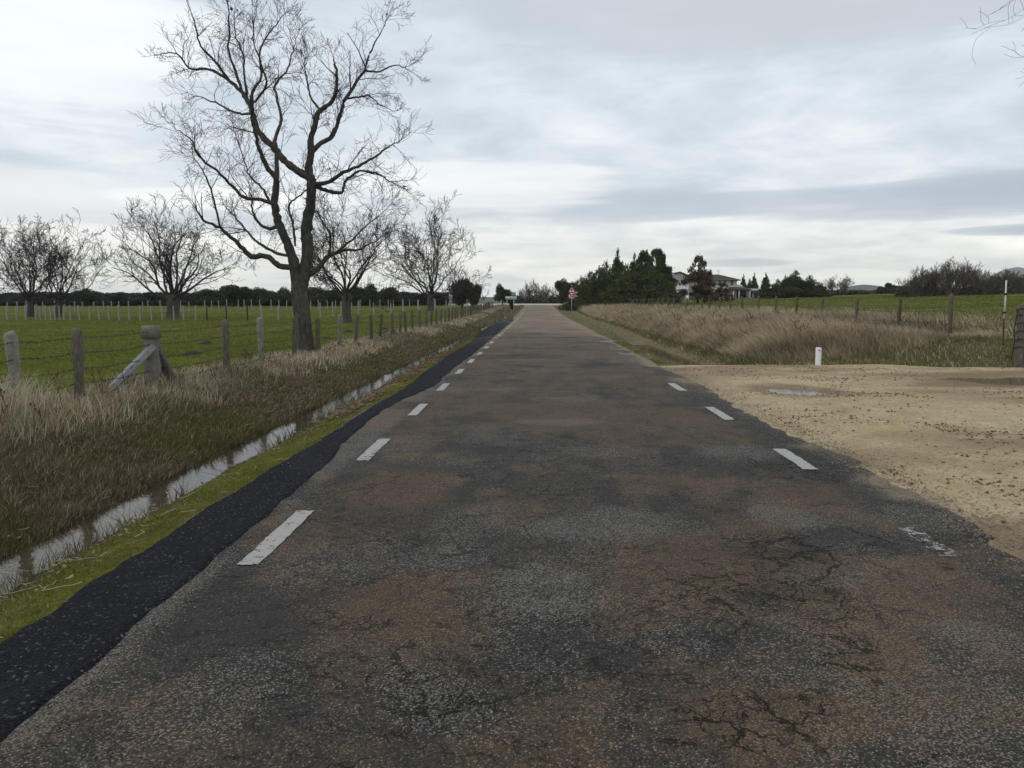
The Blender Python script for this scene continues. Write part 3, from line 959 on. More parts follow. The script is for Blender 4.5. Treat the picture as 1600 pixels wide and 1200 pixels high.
def build_water():
    def sheet(xa, xb, ya, yb, z, name):
        yy = np.arange(ya, yb, 1.0)
        V = []; 
        for y in yy: V += [(xa, y, z + float(rise(y))), (xb, y, z + float(rise(y)))]
        q = [(2 * i, 2 * i + 1, 2 * i + 3, 2 * i + 2) for i in range(len(yy) - 1)]
        o = link(name, mesh_from(name, V, q), M_water)
        tag(o, kind='structure')
    sheet(-4.75, -3.2, 1.5, 72, -0.478, 'ditch_water')
    sheet(3.6, 5.4, DIRT_Y, 34, -0.35, 'ditch_water')


build_water()

# ------------------------------------------------------------------ grass
def blades(name, x, y, h, w, lean, colr, z=None, mat=None, parent=None, curl=0.5, wild=0.42):
    """one quad + one tip triangle per blade"""
    n = len(x)
    z = H(x, y) - 0.02 if z is None else z
    a = rng.uniform(0, 2 * math.pi, n)
    ux, uy = np.cos(a) * w / 2, np.sin(a) * w / 2
    lx = lean[0] * h + rng.normal(0, wild, n) * h; ly = lean[1] * h + rng.normal(0, wild, n) * h
    V = np.empty((n, 5, 3), np.float32)
    V[:, 0] = np.stack([x - ux, y - uy, z], -1); V[:, 1] = np.stack([x + ux, y + uy, z], -1)
    mx, my, mz = x + lx * 0.4 * (1 - curl * 0.4), y + ly * 0.4 * (1 - curl * 0.4), z + h * 0.58
    V[:, 2] = np.stack([mx + ux * 0.75, my + uy * 0.75, mz], -1); V[:, 3] = np.stack([mx - ux * 0.75, my - uy * 0.75, mz], -1)
    V[:, 4] = np.stack([x + lx, y + ly, z + h], -1)
    b = np.arange(n) * 5
    q = np.stack([b, b + 1, b + 2, b + 3], -1); t = np.stack([b + 3, b + 2, b + 4], -1)
    col = np.repeat(np.asarray(colr)[:, None, :], 5, 1).reshape(-1, 3)
    o = link(name, mesh_from(name, V.reshape(-1, 3), q, t, col), mat or M_grass, parent)
    return o


def samp(n, x0, x1, y0, y1, pw=1.0):
    """scatter with more density near the camera"""
    u = rng.random(n)
    if pw == 0:
        y = y0 + (y1 - y0) * u
    else:
        k = 1 - pw
        y = (y0 ** k + (y1 ** k - y0 ** k) * u) ** (1 / k) if abs(k) > 1e-6 else y0 * (y1 / y0) ** u
    x = x0 + (x1 - x0) * rng.random(n)
    return x, y


def mixcol(n, cols, wts, jit=0.22):
    idx = rng.choice(len(cols), n, p=np.array(wts) / sum(wts))
    c = np.array(cols)[idx]
    return np.clip(c * (1 + rng.normal(0, jit, n))[:, None], 0.005, 0.9)


TAN = (0.43, 0.36, 0.25); STRAW = (0.58, 0.51, 0.37); BRN = (0.22, 0.16, 0.10); DBR = (0.11, 0.08, 0.05); GRN = (0.085, 0.12, 0.022); OLV = (0.14, 0.14, 0.045); MOS = (0.135, 0.138, 0.022); MOS2 = (0.085, 0.108, 0.018)

# left bank: matted low growth on the slope
x, y = samp(170000, 4.12, 5.9, 2.6, 70, 1.15); x = -x
h = (0.035 + 0.07 * rng.random(len(x))) * (0.6 + 0.8 * fbm(x * 1.2, y * 1.2, 201, 3))
w = np.clip(0.0011 * y, 0.006, 0.05)
g = sm(0.44, 0.60, fbm(x * 0.9, y * 0.7, 203, 4))
c = mixcol(len(x), [BRN, DBR, TAN, OLV], [5, 3.6, 1.5, 0.9]); cg = mixcol(len(x), [GRN, OLV, BRN], [3, 3, 1])
pick = rng.random(len(x)) < g * 0.6
c[pick] = cg[pick]
tag(blades('bank_turf', x, y, h, w, (0.25, 0), c), 'low matted brown and green growth on the bank of the left ditch', 'ground cover', kind='stuff')
# left bank: taller dry grass along the crest
x, y = samp(230000, 5.0, 7.6, 3.5, 150, 1.2); x = -x
s = -x
keep = rng.random(len(x)) < sm(5.0, 5.9, s + 0.9 * (fbm(x, y * 0.8, 205, 3) - 0.5)) * (1 - sm(6.7, 7.6, s)) * (0.35 + 0.65 * sm(0.35, 0.6, fbm(x * 0.8, y * 0.5, 206, 3)))
x, y = x[keep], y[keep]
h = (0.08 + 0.24 * rng.random(len(x)) ** 1.5) * (0.45 + 0.9 * fbm(x * 0.9, y * 0.6, 207, 3))
w = np.clip(0.0007 * y, 0.0035, 0.08)
shade = sm(0.35, 0.65, fbm(x * 0.5, y * 0.35, 208, 4))
c = mixcol(len(x), [TAN, STRAW, BRN, DBR, OLV], [4.6, 1.8, 3.0, 0.9, 0.9])
c = c * (0.72 + 0.55 * shade[:, None])
tag(blades('dry_grass', x, y, h, w, (0.12, 0.05), c), 'tall dry tan grass along the crest of the left bank under the fence', 'grass', kind='stuff')
# pale tuft of long stalks by the first fence post
p0 = at(22, 640, 9.6)
xs_ = p0[0] + rng.normal(0, 0.22, 900); ys_ = p0[1] + rng.normal(-0.3, 0.3, 900)
tag(blades('straw_tuft', xs_, ys_, 0.25 + 0.38 * rng.random(900), np.full(900, 0.007), (0.05, 0), mixcol(900, [STRAW, TAN], [3, 2])),
    'pale straw tuft of long stalks round the leftmost fence post', 'grass tuft')
# moss and short green on the ditch's near bank
x, y = samp(150000, 2.36, 3.72, 2.4, 70, 1.25); x = -x
s = -x
so = strip_out(y)
nn = fbm(x * 2.2, y * 2.2, 211, 4)
keep = (s > so - 0.05 + 0.12 * (nn - 0.3)) & (rng.random(len(x)) < (0.30 + 0.9 * sm(0.35, 0.6, nn)) * (1 - 0.75 * sm(3.1, 3.6, s)))
brownish = sm(10, 13, y) * (1 - sm(24, 30, y)) * sm(2.55, 2.9, s)
keep &= rng.random(len(x)) > brownish * 0.8
x, y = x[keep], y[keep]; s = -x
h = 0.012 + 0.030 * rng.random(len(x)); w = np.clip(0.0013 * y, 0.006, 0.05)
c = mixcol(len(x), [MOS, MOS2, OLV], [3.4, 3, 1.8], 0.25)
bb = rng.random(len(x)) < 0.22 + 0.6 * sm(2.9, 3.4, s) + 0.75 * sm(0.48, 0.60, fbm(x * 1.7 + 4, y * 1.3, 213, 4))
c[bb] = mixcol(int(bb.sum()), [BRN, OLV, TAN], [3, 3, 1])
tag(blades('moss', x, y, h, w, (0, 0), c), 'bright green moss between the black asphalt strip and the left ditch', 'moss', kind='stuff')
# weeds standing in the edges of the ditch water
x, y = samp(16000, 3.45, 4.35, 2.6, 60, 1.2); x = -x
d_ = np.abs(-x - 3.86) / 0.4
keep = rng.random(len(x)) < sm(0.2, 0.9, d_) * 0.9 * sm(0.42, 0.56, fbm(x * 1.5, y * 1.5, 218, 3)) + 0.01
x, y = x[keep], y[keep]
c = mixcol(len(x), [OLV, GRN, BRN, DBR], [2, 2, 3, 3])
tag(blades('ditch_weeds', x, y, 0.10 + 0.14 * rng.random(len(x)), np.clip(0.0009 * y, 0.004, 0.04), (0.1, 0), c, wild=0.6), 'thin weeds breaking the water along the edges of the left ditch', 'weeds', kind='stuff')
# field turf, left
x, y = samp(190000, 7.2, 46, 8.5, 95, 1.5); x = -x
h = (0.03 + 0.05 * rng.random(len(x))) * (0.6 + 0.8 * fbm(x * 0.8, y * 0.8, 215, 3)); w = np.clip(0.0014 * y, 0.012, 0.12)
c = mixcol(len(x), [(0.128, 0.146, 0.017), (0.160, 0.166, 0.026), OLV, BRN], [4.4, 4, 2.0, 0.6], 0.14)
dk = sm(0.40, 0.62, fbm(x * 0.35, y * 0.35, 216, 4))
c = c * (0.86 + 0.24 * dk[:, None])
tag(blades('field_turf', x, y, h, w, (0, 0), c), 'short green turf of the left pasture', 'grass', kind='stuff')
# right verge strip and bank
x, y = samp(430000, 3.1, 15.5, DIRT_Y - 0.6, 150, 1.35)
e = dirt_edge(x)
edge = y - e
n_ = fbm(x * 0.7, y * 0.7, 221, 3)
keep = (edge > 0.05) & (rng.random(len(x)) < np.where(x < 4.9, 0.15 + 0.0 * x, 1.0) * (1 - sm(11.3, 12.8, x + 1.2 * (n_ - 0.5)) * 0.9))
keep &= ~((x > 4.1) & (x < 5.0) & (y < 36) & (rng.random(len(x)) < 0.7))
keep &= (edge > 0.55) | (rng.random(len(x)) < 0.35)
x, y, edge = x[keep], y[keep], edge[keep]
tall = (1 - 0.6 * sm(9.0, 11, x) * (1 - sm(22, 26, y))) * sm(4.8, 6.0, x) * (0.25 + 0.75 * sm(0.3, 1.6, edge - 0.9 * sm(8, 10, x)))
h = (0.05 + tall * (0.16 + 0.46 * rng.random(len(x)))) * (0.35 + 1.25 * fbm(x * 0.7, y * 0.7, 222, 4))
w = np.clip(0.00052 * y, 0.005, 0.10)
shade = sm(0.34, 0.62, fbm(x * 0.45 + 0.35 * y, y * 0.8, 223, 4))
c = mixcol(len(x), [TAN, STRAW, BRN, DBR, OLV], [5, 1.7, 2.4, 0.5, 0.6])
c = c * np.array([1.02, 0.99, 0.97]) * (0.72 + 0.62 * shade[:, None])
low = tall < 0.35
lg = low & (rng.random(len(x)) < 0.65)
c[lg] = mixcol(int(lg.sum()), [OLV, GRN, BRN, MOS], [3, 2, 2, 1])
tag(blades('dry_grass', x, y, h, w, (-0.42, 0.0), c, wild=0.48), 'tall wind-blown dry grass covering the bank beyond the dirt turn-off', 'grass', kind='stuff')
def weed_stems():
    ac = Acc(); r = np.random.default_rng(19)
    x, y = samp(150, 5.5, 11.5, DIRT_Y + 2, 60, 1.0)
    x2, y2 = samp(60, 5.4, 6.9, 5, 40, 1.0)
    for X0, Y0 in list(zip(x, y)) + list(zip(-x2, y2)):
        z = float(H(np.array([X0]), np.array([Y0]))[0]); hh = r.uniform(0.35, 0.75) * (0.6 if X0 < 0 else 1)
        tip = np.array([X0 + r.normal(-0.1, 0.08), Y0, z + hh]); rad = 0.003 + 0.00018 * Y0
        ac.tube([(X0, Y0, z), (X0 * 0.5 + tip[0] * 0.5 + 0.01, Y0, z + hh * 0.5), tip], [rad, rad, rad * 0.7], 3)
        for k in range(4):
            b0 = np.array([X0, Y0, z]) + (tip - np.array([X0, Y0, z])) * r.uniform(0.5, 0.95)
            b1 = b0 + np.array([r.normal(0, 0.08), r.normal(0, 0.05), r.uniform(0.04, 0.14)])
            ac.tube([b0, b1], [rad * 0.7, rad * 0.6], 3)
            ac.tube([b1, b1 + np.array([0, 0, 0.03])], [rad * 2.6, rad * 1.6], 4)
    o = link('weed_stems', ac.mesh('weed_stems'), simple('dead_weed', (0.09, 0.062, 0.042), 0.9, 0.3, 4.0))
    tag(o, 'dark dead weed stems with seed heads standing in the dry grass', 'weeds', kind='stuff')


weed_stems()
# field turf, right
x, y = samp(90000, 11.8, 75, 20, 130, 1.3)
keep = (x < 0.68 * y + 4)
x, y = x[keep], y[keep]
h = 0.04 + 0.06 * rng.random(len(x)); w = np.clip(0.0014 * y, 0.012, 0.15)
c = mixcol(len(x), [(0.110, 0.134, 0.018), (0.140, 0.152, 0.026), OLV], [5, 4, 1.2], 0.12)
ol = rng.random(len(x)) < 0.55 * (1 - sm(14, 40, x)) + 0.25 * sm(60, 110, y)
c[ol] = mixcol(int(ol.sum()), [OLV, (0.17, 0.15, 0.06)], [2, 1], 0.15)
dk = sm(0.40, 0.62, fbm(x * 0.2, y * 0.2, 226, 4)); c = c * (0.8 + 0.36 * dk[:, None])
tag(blades('field_turf', x, y, h, w, (0, 0), c), 'short green turf of the right hand pasture', 'grass', kind='stuff')
# verge of the far left, far right
x, y = samp(30000, 2.5, 5.2, 60, 150, 0.5); x = -x
c = mixcol(len(x), [BRN, OLV, TAN, DBR], [3, 3, 1.5, 1])
tag(blades('verge_grass', x, y, 0.08 + 0.12 * rng.random(len(x)), np.full(len(x), 0.07), (0, 0), c), 'short dull verge grass where the left ditch runs out', 'grass', kind='stuff')


# loose straw stalks and leaves lying about
def litter():
    ac = Acc(); r = np.random.default_rng(9)
    n = 420
    x, y = samp(n, 2.5, 6.2, 2.8, 22, 1.2); x = -x
    ok = ~((-x > 3.55) & (-x < 4.25))
    for i in range(n):
        if not ok[i]: continue
        z = float(H(np.array([x[i]]), np.array([y[i]]))[0])
        a = r.uniform(0, 6.28); ln = r.uniform(0.05, 0.24)
        P = [np.array([x[i], y[i], z + 0.03])]
        for k in range(4):
            a += r.normal(0, 0.35)
            P.append(P[-1] + np.array([math.cos(a), math.sin(a), r.normal(0.05, 0.15)]) * ln / 4)
        P = np.array(P); P[:, 2] = np.maximum(P[:, 2], H(P[:, 0], P[:, 1]) + 0.01)
        ac.tube(P, np.full(5, 0.0022 + 0.0002 * y[i]), 3)
    o = link('straw_litter', ac.mesh('straw_litter'), simple('dead_straw', (0.34, 0.29, 0.20), 0.8, 0.3, 4.0))
    tag(o, 'dead straw stalks lying loose on the moss and the left bank', 'litter', kind='stuff')
    lv = Acc(); n = 900
    x, y = samp(n, 2.6, 6.4, 3.0, 26, 1.2); x = -x
    z = H(x, y) + 0.02
    for i in range(n):
        if 3.55 < -x[i] < 4.2: continue
        A = r.normal(0, 1, 3) * np.array([1, 1, 0.35]); A = norm(A) * r.uniform(0.012, 0.03); B = norm(np.cross(A, [0.1, 0.2, 1])) * np.linalg.norm(A) * 0.55
        q = np.array([x[i], y[i], z[i] + 0.012])
        lv.add([q - A, q - B, q + A, q + B], [(0, 1, 2, 3)], None, np.array([0.30, 0.22, 0.13]) * r.uniform(0.4, 1.5))
    o = link('fallen_leaves', lv.mesh('fallen_leaves'), M_grass)
    tag(o, 'small brown fallen leaves scattered on the left bank', 'leaves', kind='stuff')


litter()


# ------------------------------------------------------------------ stones
def stones(name, P, size, mat, label):
    base = np.array([(0, 0, 1), (0.9, 0, 0.1), (0.28, 0.85, 0), (-0.73, 0.53, 0.1), (-0.73, -0.53, 0), (0.28, -0.85, 0.1), (0, 0, -0.7)], float)
    F = [(0, 1, 2), (0, 2, 3), (0, 3, 4), (0, 4, 5), (0, 5, 1), (6, 2, 1), (6, 3, 2), (6, 4, 3), (6, 5, 4), (6, 1, 5)]
    n = len(P)
    a = rng.uniform(0, 6.28, n); ca, sa = np.cos(a), np.sin(a)
    B = base[None] * (1 + rng.normal(0, 0.22, (n, 7, 1))) * size[:, None, None] * np.array([1, 0.8, 0.6])
    X_ = B[..., 0] * ca[:, None] - B[..., 1] * sa[:, None]; Y_ = B[..., 0] * sa[:, None] + B[..., 1] * ca[:, None]
    V = np.stack([X_ + P[:, 0:1], Y_ + P[:, 1:2], B[..., 2] + P[:, 2:3]], -1).reshape(-1, 3)
    T = (np.array(F)[None] + (np.arange(n) * 7)[:, None, None]).reshape(-1, 3)
    o = link(name, mesh_from(name, V, None, T, None), mat)
    tag(o, label, 'stones', kind='stuff')


# pebbles lie in drifts along the turn-off
x, y = samp(170000, 3.0, 24, 3.6, 18.4, 1.0)
dd = fbm(x * 0.8 + 0.3 * y, y * 1.1, 231, 4)
arc = np.exp(-((x - (3.9 + 0.10 * (y - 4) ** 1.15)) / 0.55) ** 2) + 0.9 * np.exp(-((y - 12.6 + 0.12 * (x - 8)) / 0.9) ** 2)
keep = rng.random(len(x)) < (0.06 + 0.85 * sm(0.44, 0.62, dd)) * (0.36 + arc)
x, y = x[keep], y[keep]
sz = 0.005 + 0.021 * rng.random(len(x)) ** 4
z = H(x, y) + 0.034 + sz * 0.15
stones('pebbles', np.stack([x, y, z], -1), sz, M_stone, 'brown pebbles scattered in drifts over the sandy turn-off')
x, y = samp(60000, 2.2, 4.4, 3.2, 18.4, 1.1)
keep = rng.random(len(x)) < np.exp(-((x - 2.98) / 0.22) ** 2) + 0.12 * np.exp(-((x - 3.3) / 0.5) ** 2)
x, y = x[keep], y[keep]
sz = 0.003 + 0.009 * rng.random(len(x)) ** 2.5
stones('stone_chips', np.stack([x, y, np.maximum(road_z(x, y) * (x < 2.9), H(x, y) + 0.03) + 0.004], -1), sz, M_chip, 'loose grey chips along the broken right edge of the road')
x, y = samp(7000, 1.5, 2.4, 2.6, 20, 1.1); x = -x
keep = rng.random(len(x)) < 0.03 + 0.9 * np.exp(-((-x - strip_in(y) + 0.08) / 0.07) ** 2) * sm(0.40, 0.55, fbm(x * 0.3, y * 0.9, 156, 3))
x, y = x[keep], y[keep]
sz = 0.003 + 0.006 * rng.random(len(x)) ** 2
stones('stone_chips', np.stack([x, y, road_z(x, y) + np.where(-x > strip_in(y), 0.018, 0.003)], -1), sz, M_chip, 'loose pale chips strewn on the black asphalt strip')
# clods dug out of the ditch
x, y = samp(3000, 2.6, 3.6, 10.5, 26, 0.8); x = -x
keep = rng.random(len(x)) < sm(0.4, 0.6, fbm(x * 1.5, y, 241, 3))
x, y = x[keep], y[keep]
sz = 0.015 + 0.04 * rng.random(len(x)) ** 2
stones('soil_clods', np.stack([x, y, H(x, y) + sz * 0.3], -1), sz, simple('dug_soil', (0.15, 0.10, 0.06), 0.95, 0.4, 5.0), 'brown soil clods cleared from the left ditch')
# molehills in the left field
M_mole = simple('molehill_soil', (0.035, 0.027, 0.02), 0.95, 0.4, 20.0, 0.02)
for k_, (px, py, lab) in enumerate([(545, 523, 'dark molehill nearest the fence, right of the tall oak'), (510, 533, 'dark molehill at the foot of the tall roadside oak'), (600, 518, 'dark molehill between the fence posts right of centre in the left pasture'),
                      (648, 498, 'small molehill far back beside the fence in the left pasture'), (300, 562, 'low molehill right of the thick braced corner post'), (605, 493, 'farthest small molehill in the left pasture'), (322, 541, 'flat dark molehill left of the post before the pale one')]):
    g0 = gp(px, py, -0.25)
    rr_, aa_ = np.meshgrid(np.linspace(0, 1, 9), np.linspace(0, 2 * math.pi, 20, endpoint=False), indexing='ij')
    X_ = g0[0] + 0.36 * rr_ * np.cos(aa_); Y_ = g0[1] + 0.30 * rr_ * np.sin(aa_)
    Z_ = H(X_, Y_) + 0.15 * (1 - rr_ ** 2) ** 1.3 - 0.02 + 0.07 * (fbm(X_ * 13, Y_ * 13, 260 + k_, 3) - 0.5)
    V = np.stack([X_, Y_, Z_], -1).reshape(-1, 3)
    q = [(i_ * 20 + j_, i_ * 20 + (j_ + 1) % 20, (i_ + 1) * 20 + (j_ + 1) % 20, (i_ + 1) * 20 + j_) for i_ in range(8) for j_ in range(20)]
    o = link('molehill', mesh_from('molehill', V, q, None, None, True), M_mole)
    tag(o, lab, 'molehill', 'molehills in the left pasture')

# ------------------------------------------------------------------ bare trees
def perp_rot(d, ang, r):
    a = norm(np.cross(d, r.normal(0, 1, 3)))
    return norm(d * math.cos(ang) + a * math.sin(ang))


def grow(acc, p, d, ln, rad, depth, r, up=0.12, wig=0.28, kids=(3, 5), seg=0.35, spread=(0.5, 1.0), minr=0.004, sides=None, lratio=(0.45, 0.75)):
    n = max(3, min(9, int(ln / seg) + 1))
    P = [p]; dd = d
    for i in range(n):
        dd = norm(dd + r.normal(0, wig, 3) * (0.7 if i else 0.3) + np.array([0, 0, up]))
        P.append(P[-1] + dd * ln / n)
    P = np.array(P)
    t = np.linspace(0, 1, n + 1)
    R = np.maximum(rad * (1 - 0.72 * t), minr)
    k = sides or (7 if rad > 0.1 else 5 if rad > 0.04 else 4 if rad > 0.018 else 3)
    acc.tube(P, R, k)
    if depth <= 0:
        return
    nk = r.integers(kids[0], kids[1] + 1)
    for i in range(nk):
        tt = 0.22 + 0.76 * (i + r.random()) / nk
        ii = min(n - 1, int(tt * n)); f = tt * n - ii
        q = P[ii] * (1 - f) + P[ii + 1] * f
        dirn = norm(P[ii + 1] - P[ii])
        nd = perp_rot(dirn, r.uniform(*spread), r)
        rr = rad * (1 - 0.72 * tt)
        grow(acc, q, nd, ln * r.uniform(*lratio) * (1.1 - 0.45 * tt), max(rr * r.uniform(0.5, 0.75), minr), depth - 1, r, up, wig, kids, seg * 0.75, spread, minr, None, lratio)


def smooth_path(P, m=4):
    """catmull-rom through the traced points"""
    P = np.asarray(P, float)
    Q = np.vstack([2 * P[0] - P[1], P, 2 * P[-1] - P[-2]])
    out = []
    for i in range(1, len(Q) - 2):
        for t in np.linspace(0, 1, m, endpoint=False):
            a, b, c, d = Q[i - 1], Q[i], Q[i + 1], Q[i + 2]
            out.append(0.5 * ((2 * b) + (-a + c) * t + (2 * a - 5 * b + 4 * c - d) * t * t + (-a + 3 * b - 3 * c + d) * t ** 3))
    out.append(P[-1])
    return np.array(out)


def big_tree():
    r = np.random.default_rng(5)
    Y0 = 23.5
    pm = Y0 / FPX                     # metres per photo pixel at that depth
    def cp(cx, cy):
        return 220 + cx / 2.5, cy / 2.5
    limbs = [
        # (points in the close-up, radii in close-up pixels, depth drift, twigginess)
        ([(630, 1110), (645, 1040), (652, 960), (648, 890), (662, 800), (667, 720), (655, 650)], [31, 28, 26, 25, 23, 21, 18], 0.2, 0.5),
        ([(655, 650), (665, 600), (665, 540), (680, 490), (700, 430), (745, 398), (765, 330), (760, 260), (752, 225)], [17, 16, 13, 12, 10, 9, 7, 5, 2], -0.8, 1),
        ([(665, 600), (700, 560), (745, 535), (770, 480), (795, 395), (835, 335), (875, 270), (890, 220), (925, 150), (970, 65)], [12, 11, 10, 9, 8, 7, 6, 5, 3, 1.3], 1.5, 1),
        ([(875, 275), (930, 280), (985, 255), (1030, 265), (1075, 290)], [5, 4, 3, 2, 1], 0.9, 1),
        ([(808, 385), (860, 378), (890, 372), (930, 405), (1000, 435)], [5, 4, 3.5, 2.5, 1], -1.0, 1),
        ([(700, 430), (660, 370), (650, 310), (640, 250), (650, 190)], [5, 4, 3, 2, 1], 1.2, 1),
        ([(664, 720), (730, 712), (790, 675), (850, 650), (920, 610), (970, 570), (1010, 555)], [11, 9, 8, 6, 5, 3, 1.3], -1.5, 1),
        ([(675, 722), (730, 745), (785, 752), (800, 705), (860, 665), (930, 680), (980, 715), (1035, 738)], [12, 9, 7, 6, 5, 4, 2.5, 1.2], 1.4, 1),
        ([(655, 692), (600, 660), (550, 615), (520, 575), (480, 540), (445, 480), (430, 420), (400, 365)], [17, 16, 15, 15, 14, 13, 12, 10], 1.0, 0.5),
        ([(400, 365), (345, 315), (270, 272), (190, 268), (150, 215), (100, 205), (60, 215)], [9, 8, 6, 5, 3.5, 2.4, 1.2], 1.0, 1),
        ([(345, 315), (290, 240), (235, 180), (215, 100), (175, 0)], [7, 5.5, 4.5, 3, 1.2], -1.2, 1),
        ([(430, 420), (440, 350), (470, 300), (465, 200), (510, 120), (560, 60)], [8, 7, 6, 5, 3.5, 1.2], 1.6, 1),
        ([(400, 365), (370, 280), (345, 200), (345, 100), (335, -30)], [7, 6, 5, 4, 1.5], -0.4, 1),
        ([(415, 380), (405, 300), (400, 220), (370, 130), (365, 40)], [6, 5, 4, 3, 1.2], 2.0, 1),
        ([(430, 445), (370, 440), (290, 400), (210, 370)], [6, 5, 4, 1.5], 0.8, 1),
        ([(445, 400), (490, 330), (470, 250), (440, 150), (450, 40)], [6, 5, 4, 3, 1.2], -1.6, 1),
        ([(610, 1100), (590, 1000), (560, 920), (535, 860), (522, 790), (533, 700)], [26, 22, 20, 18, 16, 14], -0.6, 0.5),
        ([(533, 700), (500, 660), (470, 600), (450, 530), (435, 460), (440, 400)], [12, 11, 9, 7, 5, 3], -0.9, 1),
        ([(533, 700), (530, 600), (525, 540), (550, 470), (532, 380), (525, 330), (570, 280), (590, 200), (620, 120)], [11, 10, 8, 7, 6, 5, 4, 2.5, 1], 0.9, 1),
        ([(525, 800), (470, 780), (400, 770), (330, 700), (240, 620), (190, 540), (130, 500)], [10, 8, 7, 6, 5, 3, 1.2], -1.8, 1),
        ([(505, 795), (480, 745), (430, 690), (410, 650), (360, 480)], [7, 5, 4, 3, 1.2], 0.9, 1),
        ([(550, 880), (490, 890), (445, 850), (432, 790), (425, 720)], [9, 8, 6, 4, 1.5], 0.8, 1),
        ([(592, 1045), (540, 1038), (490, 1000), (430, 1002), (380, 950), (310, 890), (240, 858), (205, 790)], [15, 13, 12, 11, 9, 7, 4.5, 1.5], -1.0, 1),
        ([(310, 890), (280, 760), (250, 680), (200, 600)], [5, 4, 3, 1.2], -0.6, 1),
        ([(582, 1000), (520, 985), (450, 940), (380, 860), (320, 800)], [8, 7, 6, 4, 1.5], 1.6, 1),
        ([(650, 1075), (690, 1050), (735, 1000), (790, 980), (850, 975), (930, 935)], [15, 13, 10, 7, 5, 2], 1.2, 1),
        ([(735, 1000), (740, 920), (700, 850), (690, 800)], [7, 5, 3, 1.2], -0.8, 1),
        ([(745, 1000), (820, 940), (870, 890), (980, 800)], [6, 5, 3, 1.2], 0.3, 1),
        ([(605, 960), (595, 880), (580, 800), (640, 750), (690, 700)], [5, 5, 4, 3, 1.2], -1.2, 1),
    ]
    root_px = (478, 560)
    base = at(*root_px, Y0)
    base[2] = float(H(np.array([base[0]]), np.array([base[1]]))[0])
    t = empty('oak_tree', tuple(base))
    tag(t, 'tall bare oak with forked leafless limbs standing behind the left roadside fence', 'tree')
    tr = Acc()
    tp = [(479, 572), (477, 545), (474, 510), (470, 475), (468, 452), (471, 440)]
    P = smooth_path([at(*q, Y0) - base for q in tp])
    R = np.interp(np.linspace(0, 1, len(P)), [0, 0.08, 0.22, 0.6, 1], [18, 15.0, 13.0, 12.0, 12.8]) * pm
    P[0, 2] = -0.3
    k = 20
    T0 = len(tr.V)
    tr.tube(P, R, k)
    # lumpy trunk
    V = tr.V[-1]
    ang = np.arctan2(V[:, 1], V[:, 0] - np.interp(V[:, 2], P[:, 2], P[:, 0]))
    lump = 1 + 0.10 * np.sin(ang * 3 + V[:, 2] * 2) + 0.06 * np.sin(ang * 5 - V[:, 2] * 3.3) + 0.35 * np.clip(0.30 - V[:, 2], 0, 0.5) * (1 + np.sin(ang * 4))
    cx = np.interp(V[:, 2], P[:, 2], P[:, 0]); cy = np.interp(V[:, 2], P[:, 2], P[:, 1])
    V[:, 0] = cx + (V[:, 0] - cx) * lump; V[:, 1] = cy + (V[:, 1] - cy) * lump
    link('trunk', tr.mesh('trunk', True), M_bark, t)
    lb = Acc(); tw = Acc()
    ends = {}; tipsP = []
    for pts, rad, drift, tz in limbs:
        n = len(pts)
        q0 = cp(*pts[0])
        # start depth: continue from the nearest earlier limb point
        key = min(ends, key=lambda e: (e[0] - pts[0][0]) ** 2 + (e[1] - pts[0][1]) ** 2) if ends else None
        y_start = Y0 if key is None or (key[0] - pts[0][0]) ** 2 + (key[1] - pts[0][1]) ** 2 > 60 ** 2 else ends[key]
        W = []
        for i, (cx_, cy_) in enumerate(pts):
            f = i / (n - 1)
            yy = y_start + drift * f ** 1.2
            W.append(at(*cp(cx_, cy_), yy) - base)
            ends[(cx_, cy_)] = yy
        Pp = smooth_path(W, 5)
        Pp += r.normal(0, 0.018, Pp.shape) * np.linspace(0.3, 1, len(Pp))[:, None]
        Rr = np.interp(np.linspace(0, 1, len(Pp)), np.linspace(0, 1, n), rad) / 2.5 * pm
        Rr = Rr * (1 + r.normal(0, 0.06, len(Rr)))
        lb.tube(Pp, Rr * 0.86, 12 if Rr[0] > 0.12 else 7)
        # side branches and twigs
        seglen = np.linalg.norm(np.diff(Pp, axis=0), axis=1)
        tot = seglen.sum()
        nk = int(tot * (4.2 if tz == 1 else 1.6))
        cum = np.concatenate([[0], np.cumsum(seglen)]) / tot
        for m in range(nk):
            tt = r.uniform(0.12, 1.0) if tz == 1 else r.uniform(0.3, 0.95)
            q = np.array([np.interp(tt, cum, Pp[:, a]) for a in range(3)])
            ii = min(len(Pp) - 2, np.searchsorted(cum, tt) - 1)
            d = norm(Pp[ii + 1] - Pp[ii])
            nd = perp_rot(d, r.uniform(0.5, 1.15), r)
            nd = norm(nd + np.array([0, 0, 0.18]))
            rr = np.interp(tt, cum, Rr)
            ln = r.uniform(0.3, 1.1) * (0.7 if tz < 1 else 1)
            grow(tw, q, nd, ln, min(rr * 0.55, 0.006 + 0.018 * ln * r.random()), 2, r, up=0.03, wig=0.20, kids=(3, 5), seg=0.18, minr=0.0040, spread=(0.45, 1.05), lratio=(0.5, 0.85))
        tipsP.append(Pp[-1])
        if tz == 1:
            d = norm(Pp[-1] - Pp[-2])
            for m in range(3):
                grow(tw, Pp[-1], perp_rot(d, r.uniform(0.1, 0.5), r), r.uniform(0.25, 0.7), 0.007, 2, r, 0.08, 0.26, (2, 4), 0.16, (0.4, 0.9), 0.0038)
    link('limb', lb.mesh('limb', True), bark_mat('limb_bark', (0.046, 0.041, 0.034), (0.135, 0.123, 0.104)), t)
    link('twigs', tw.mesh('twigs'), M_twig, t)
    # a few dead leaves still hanging at the tips
    lv = Acc()
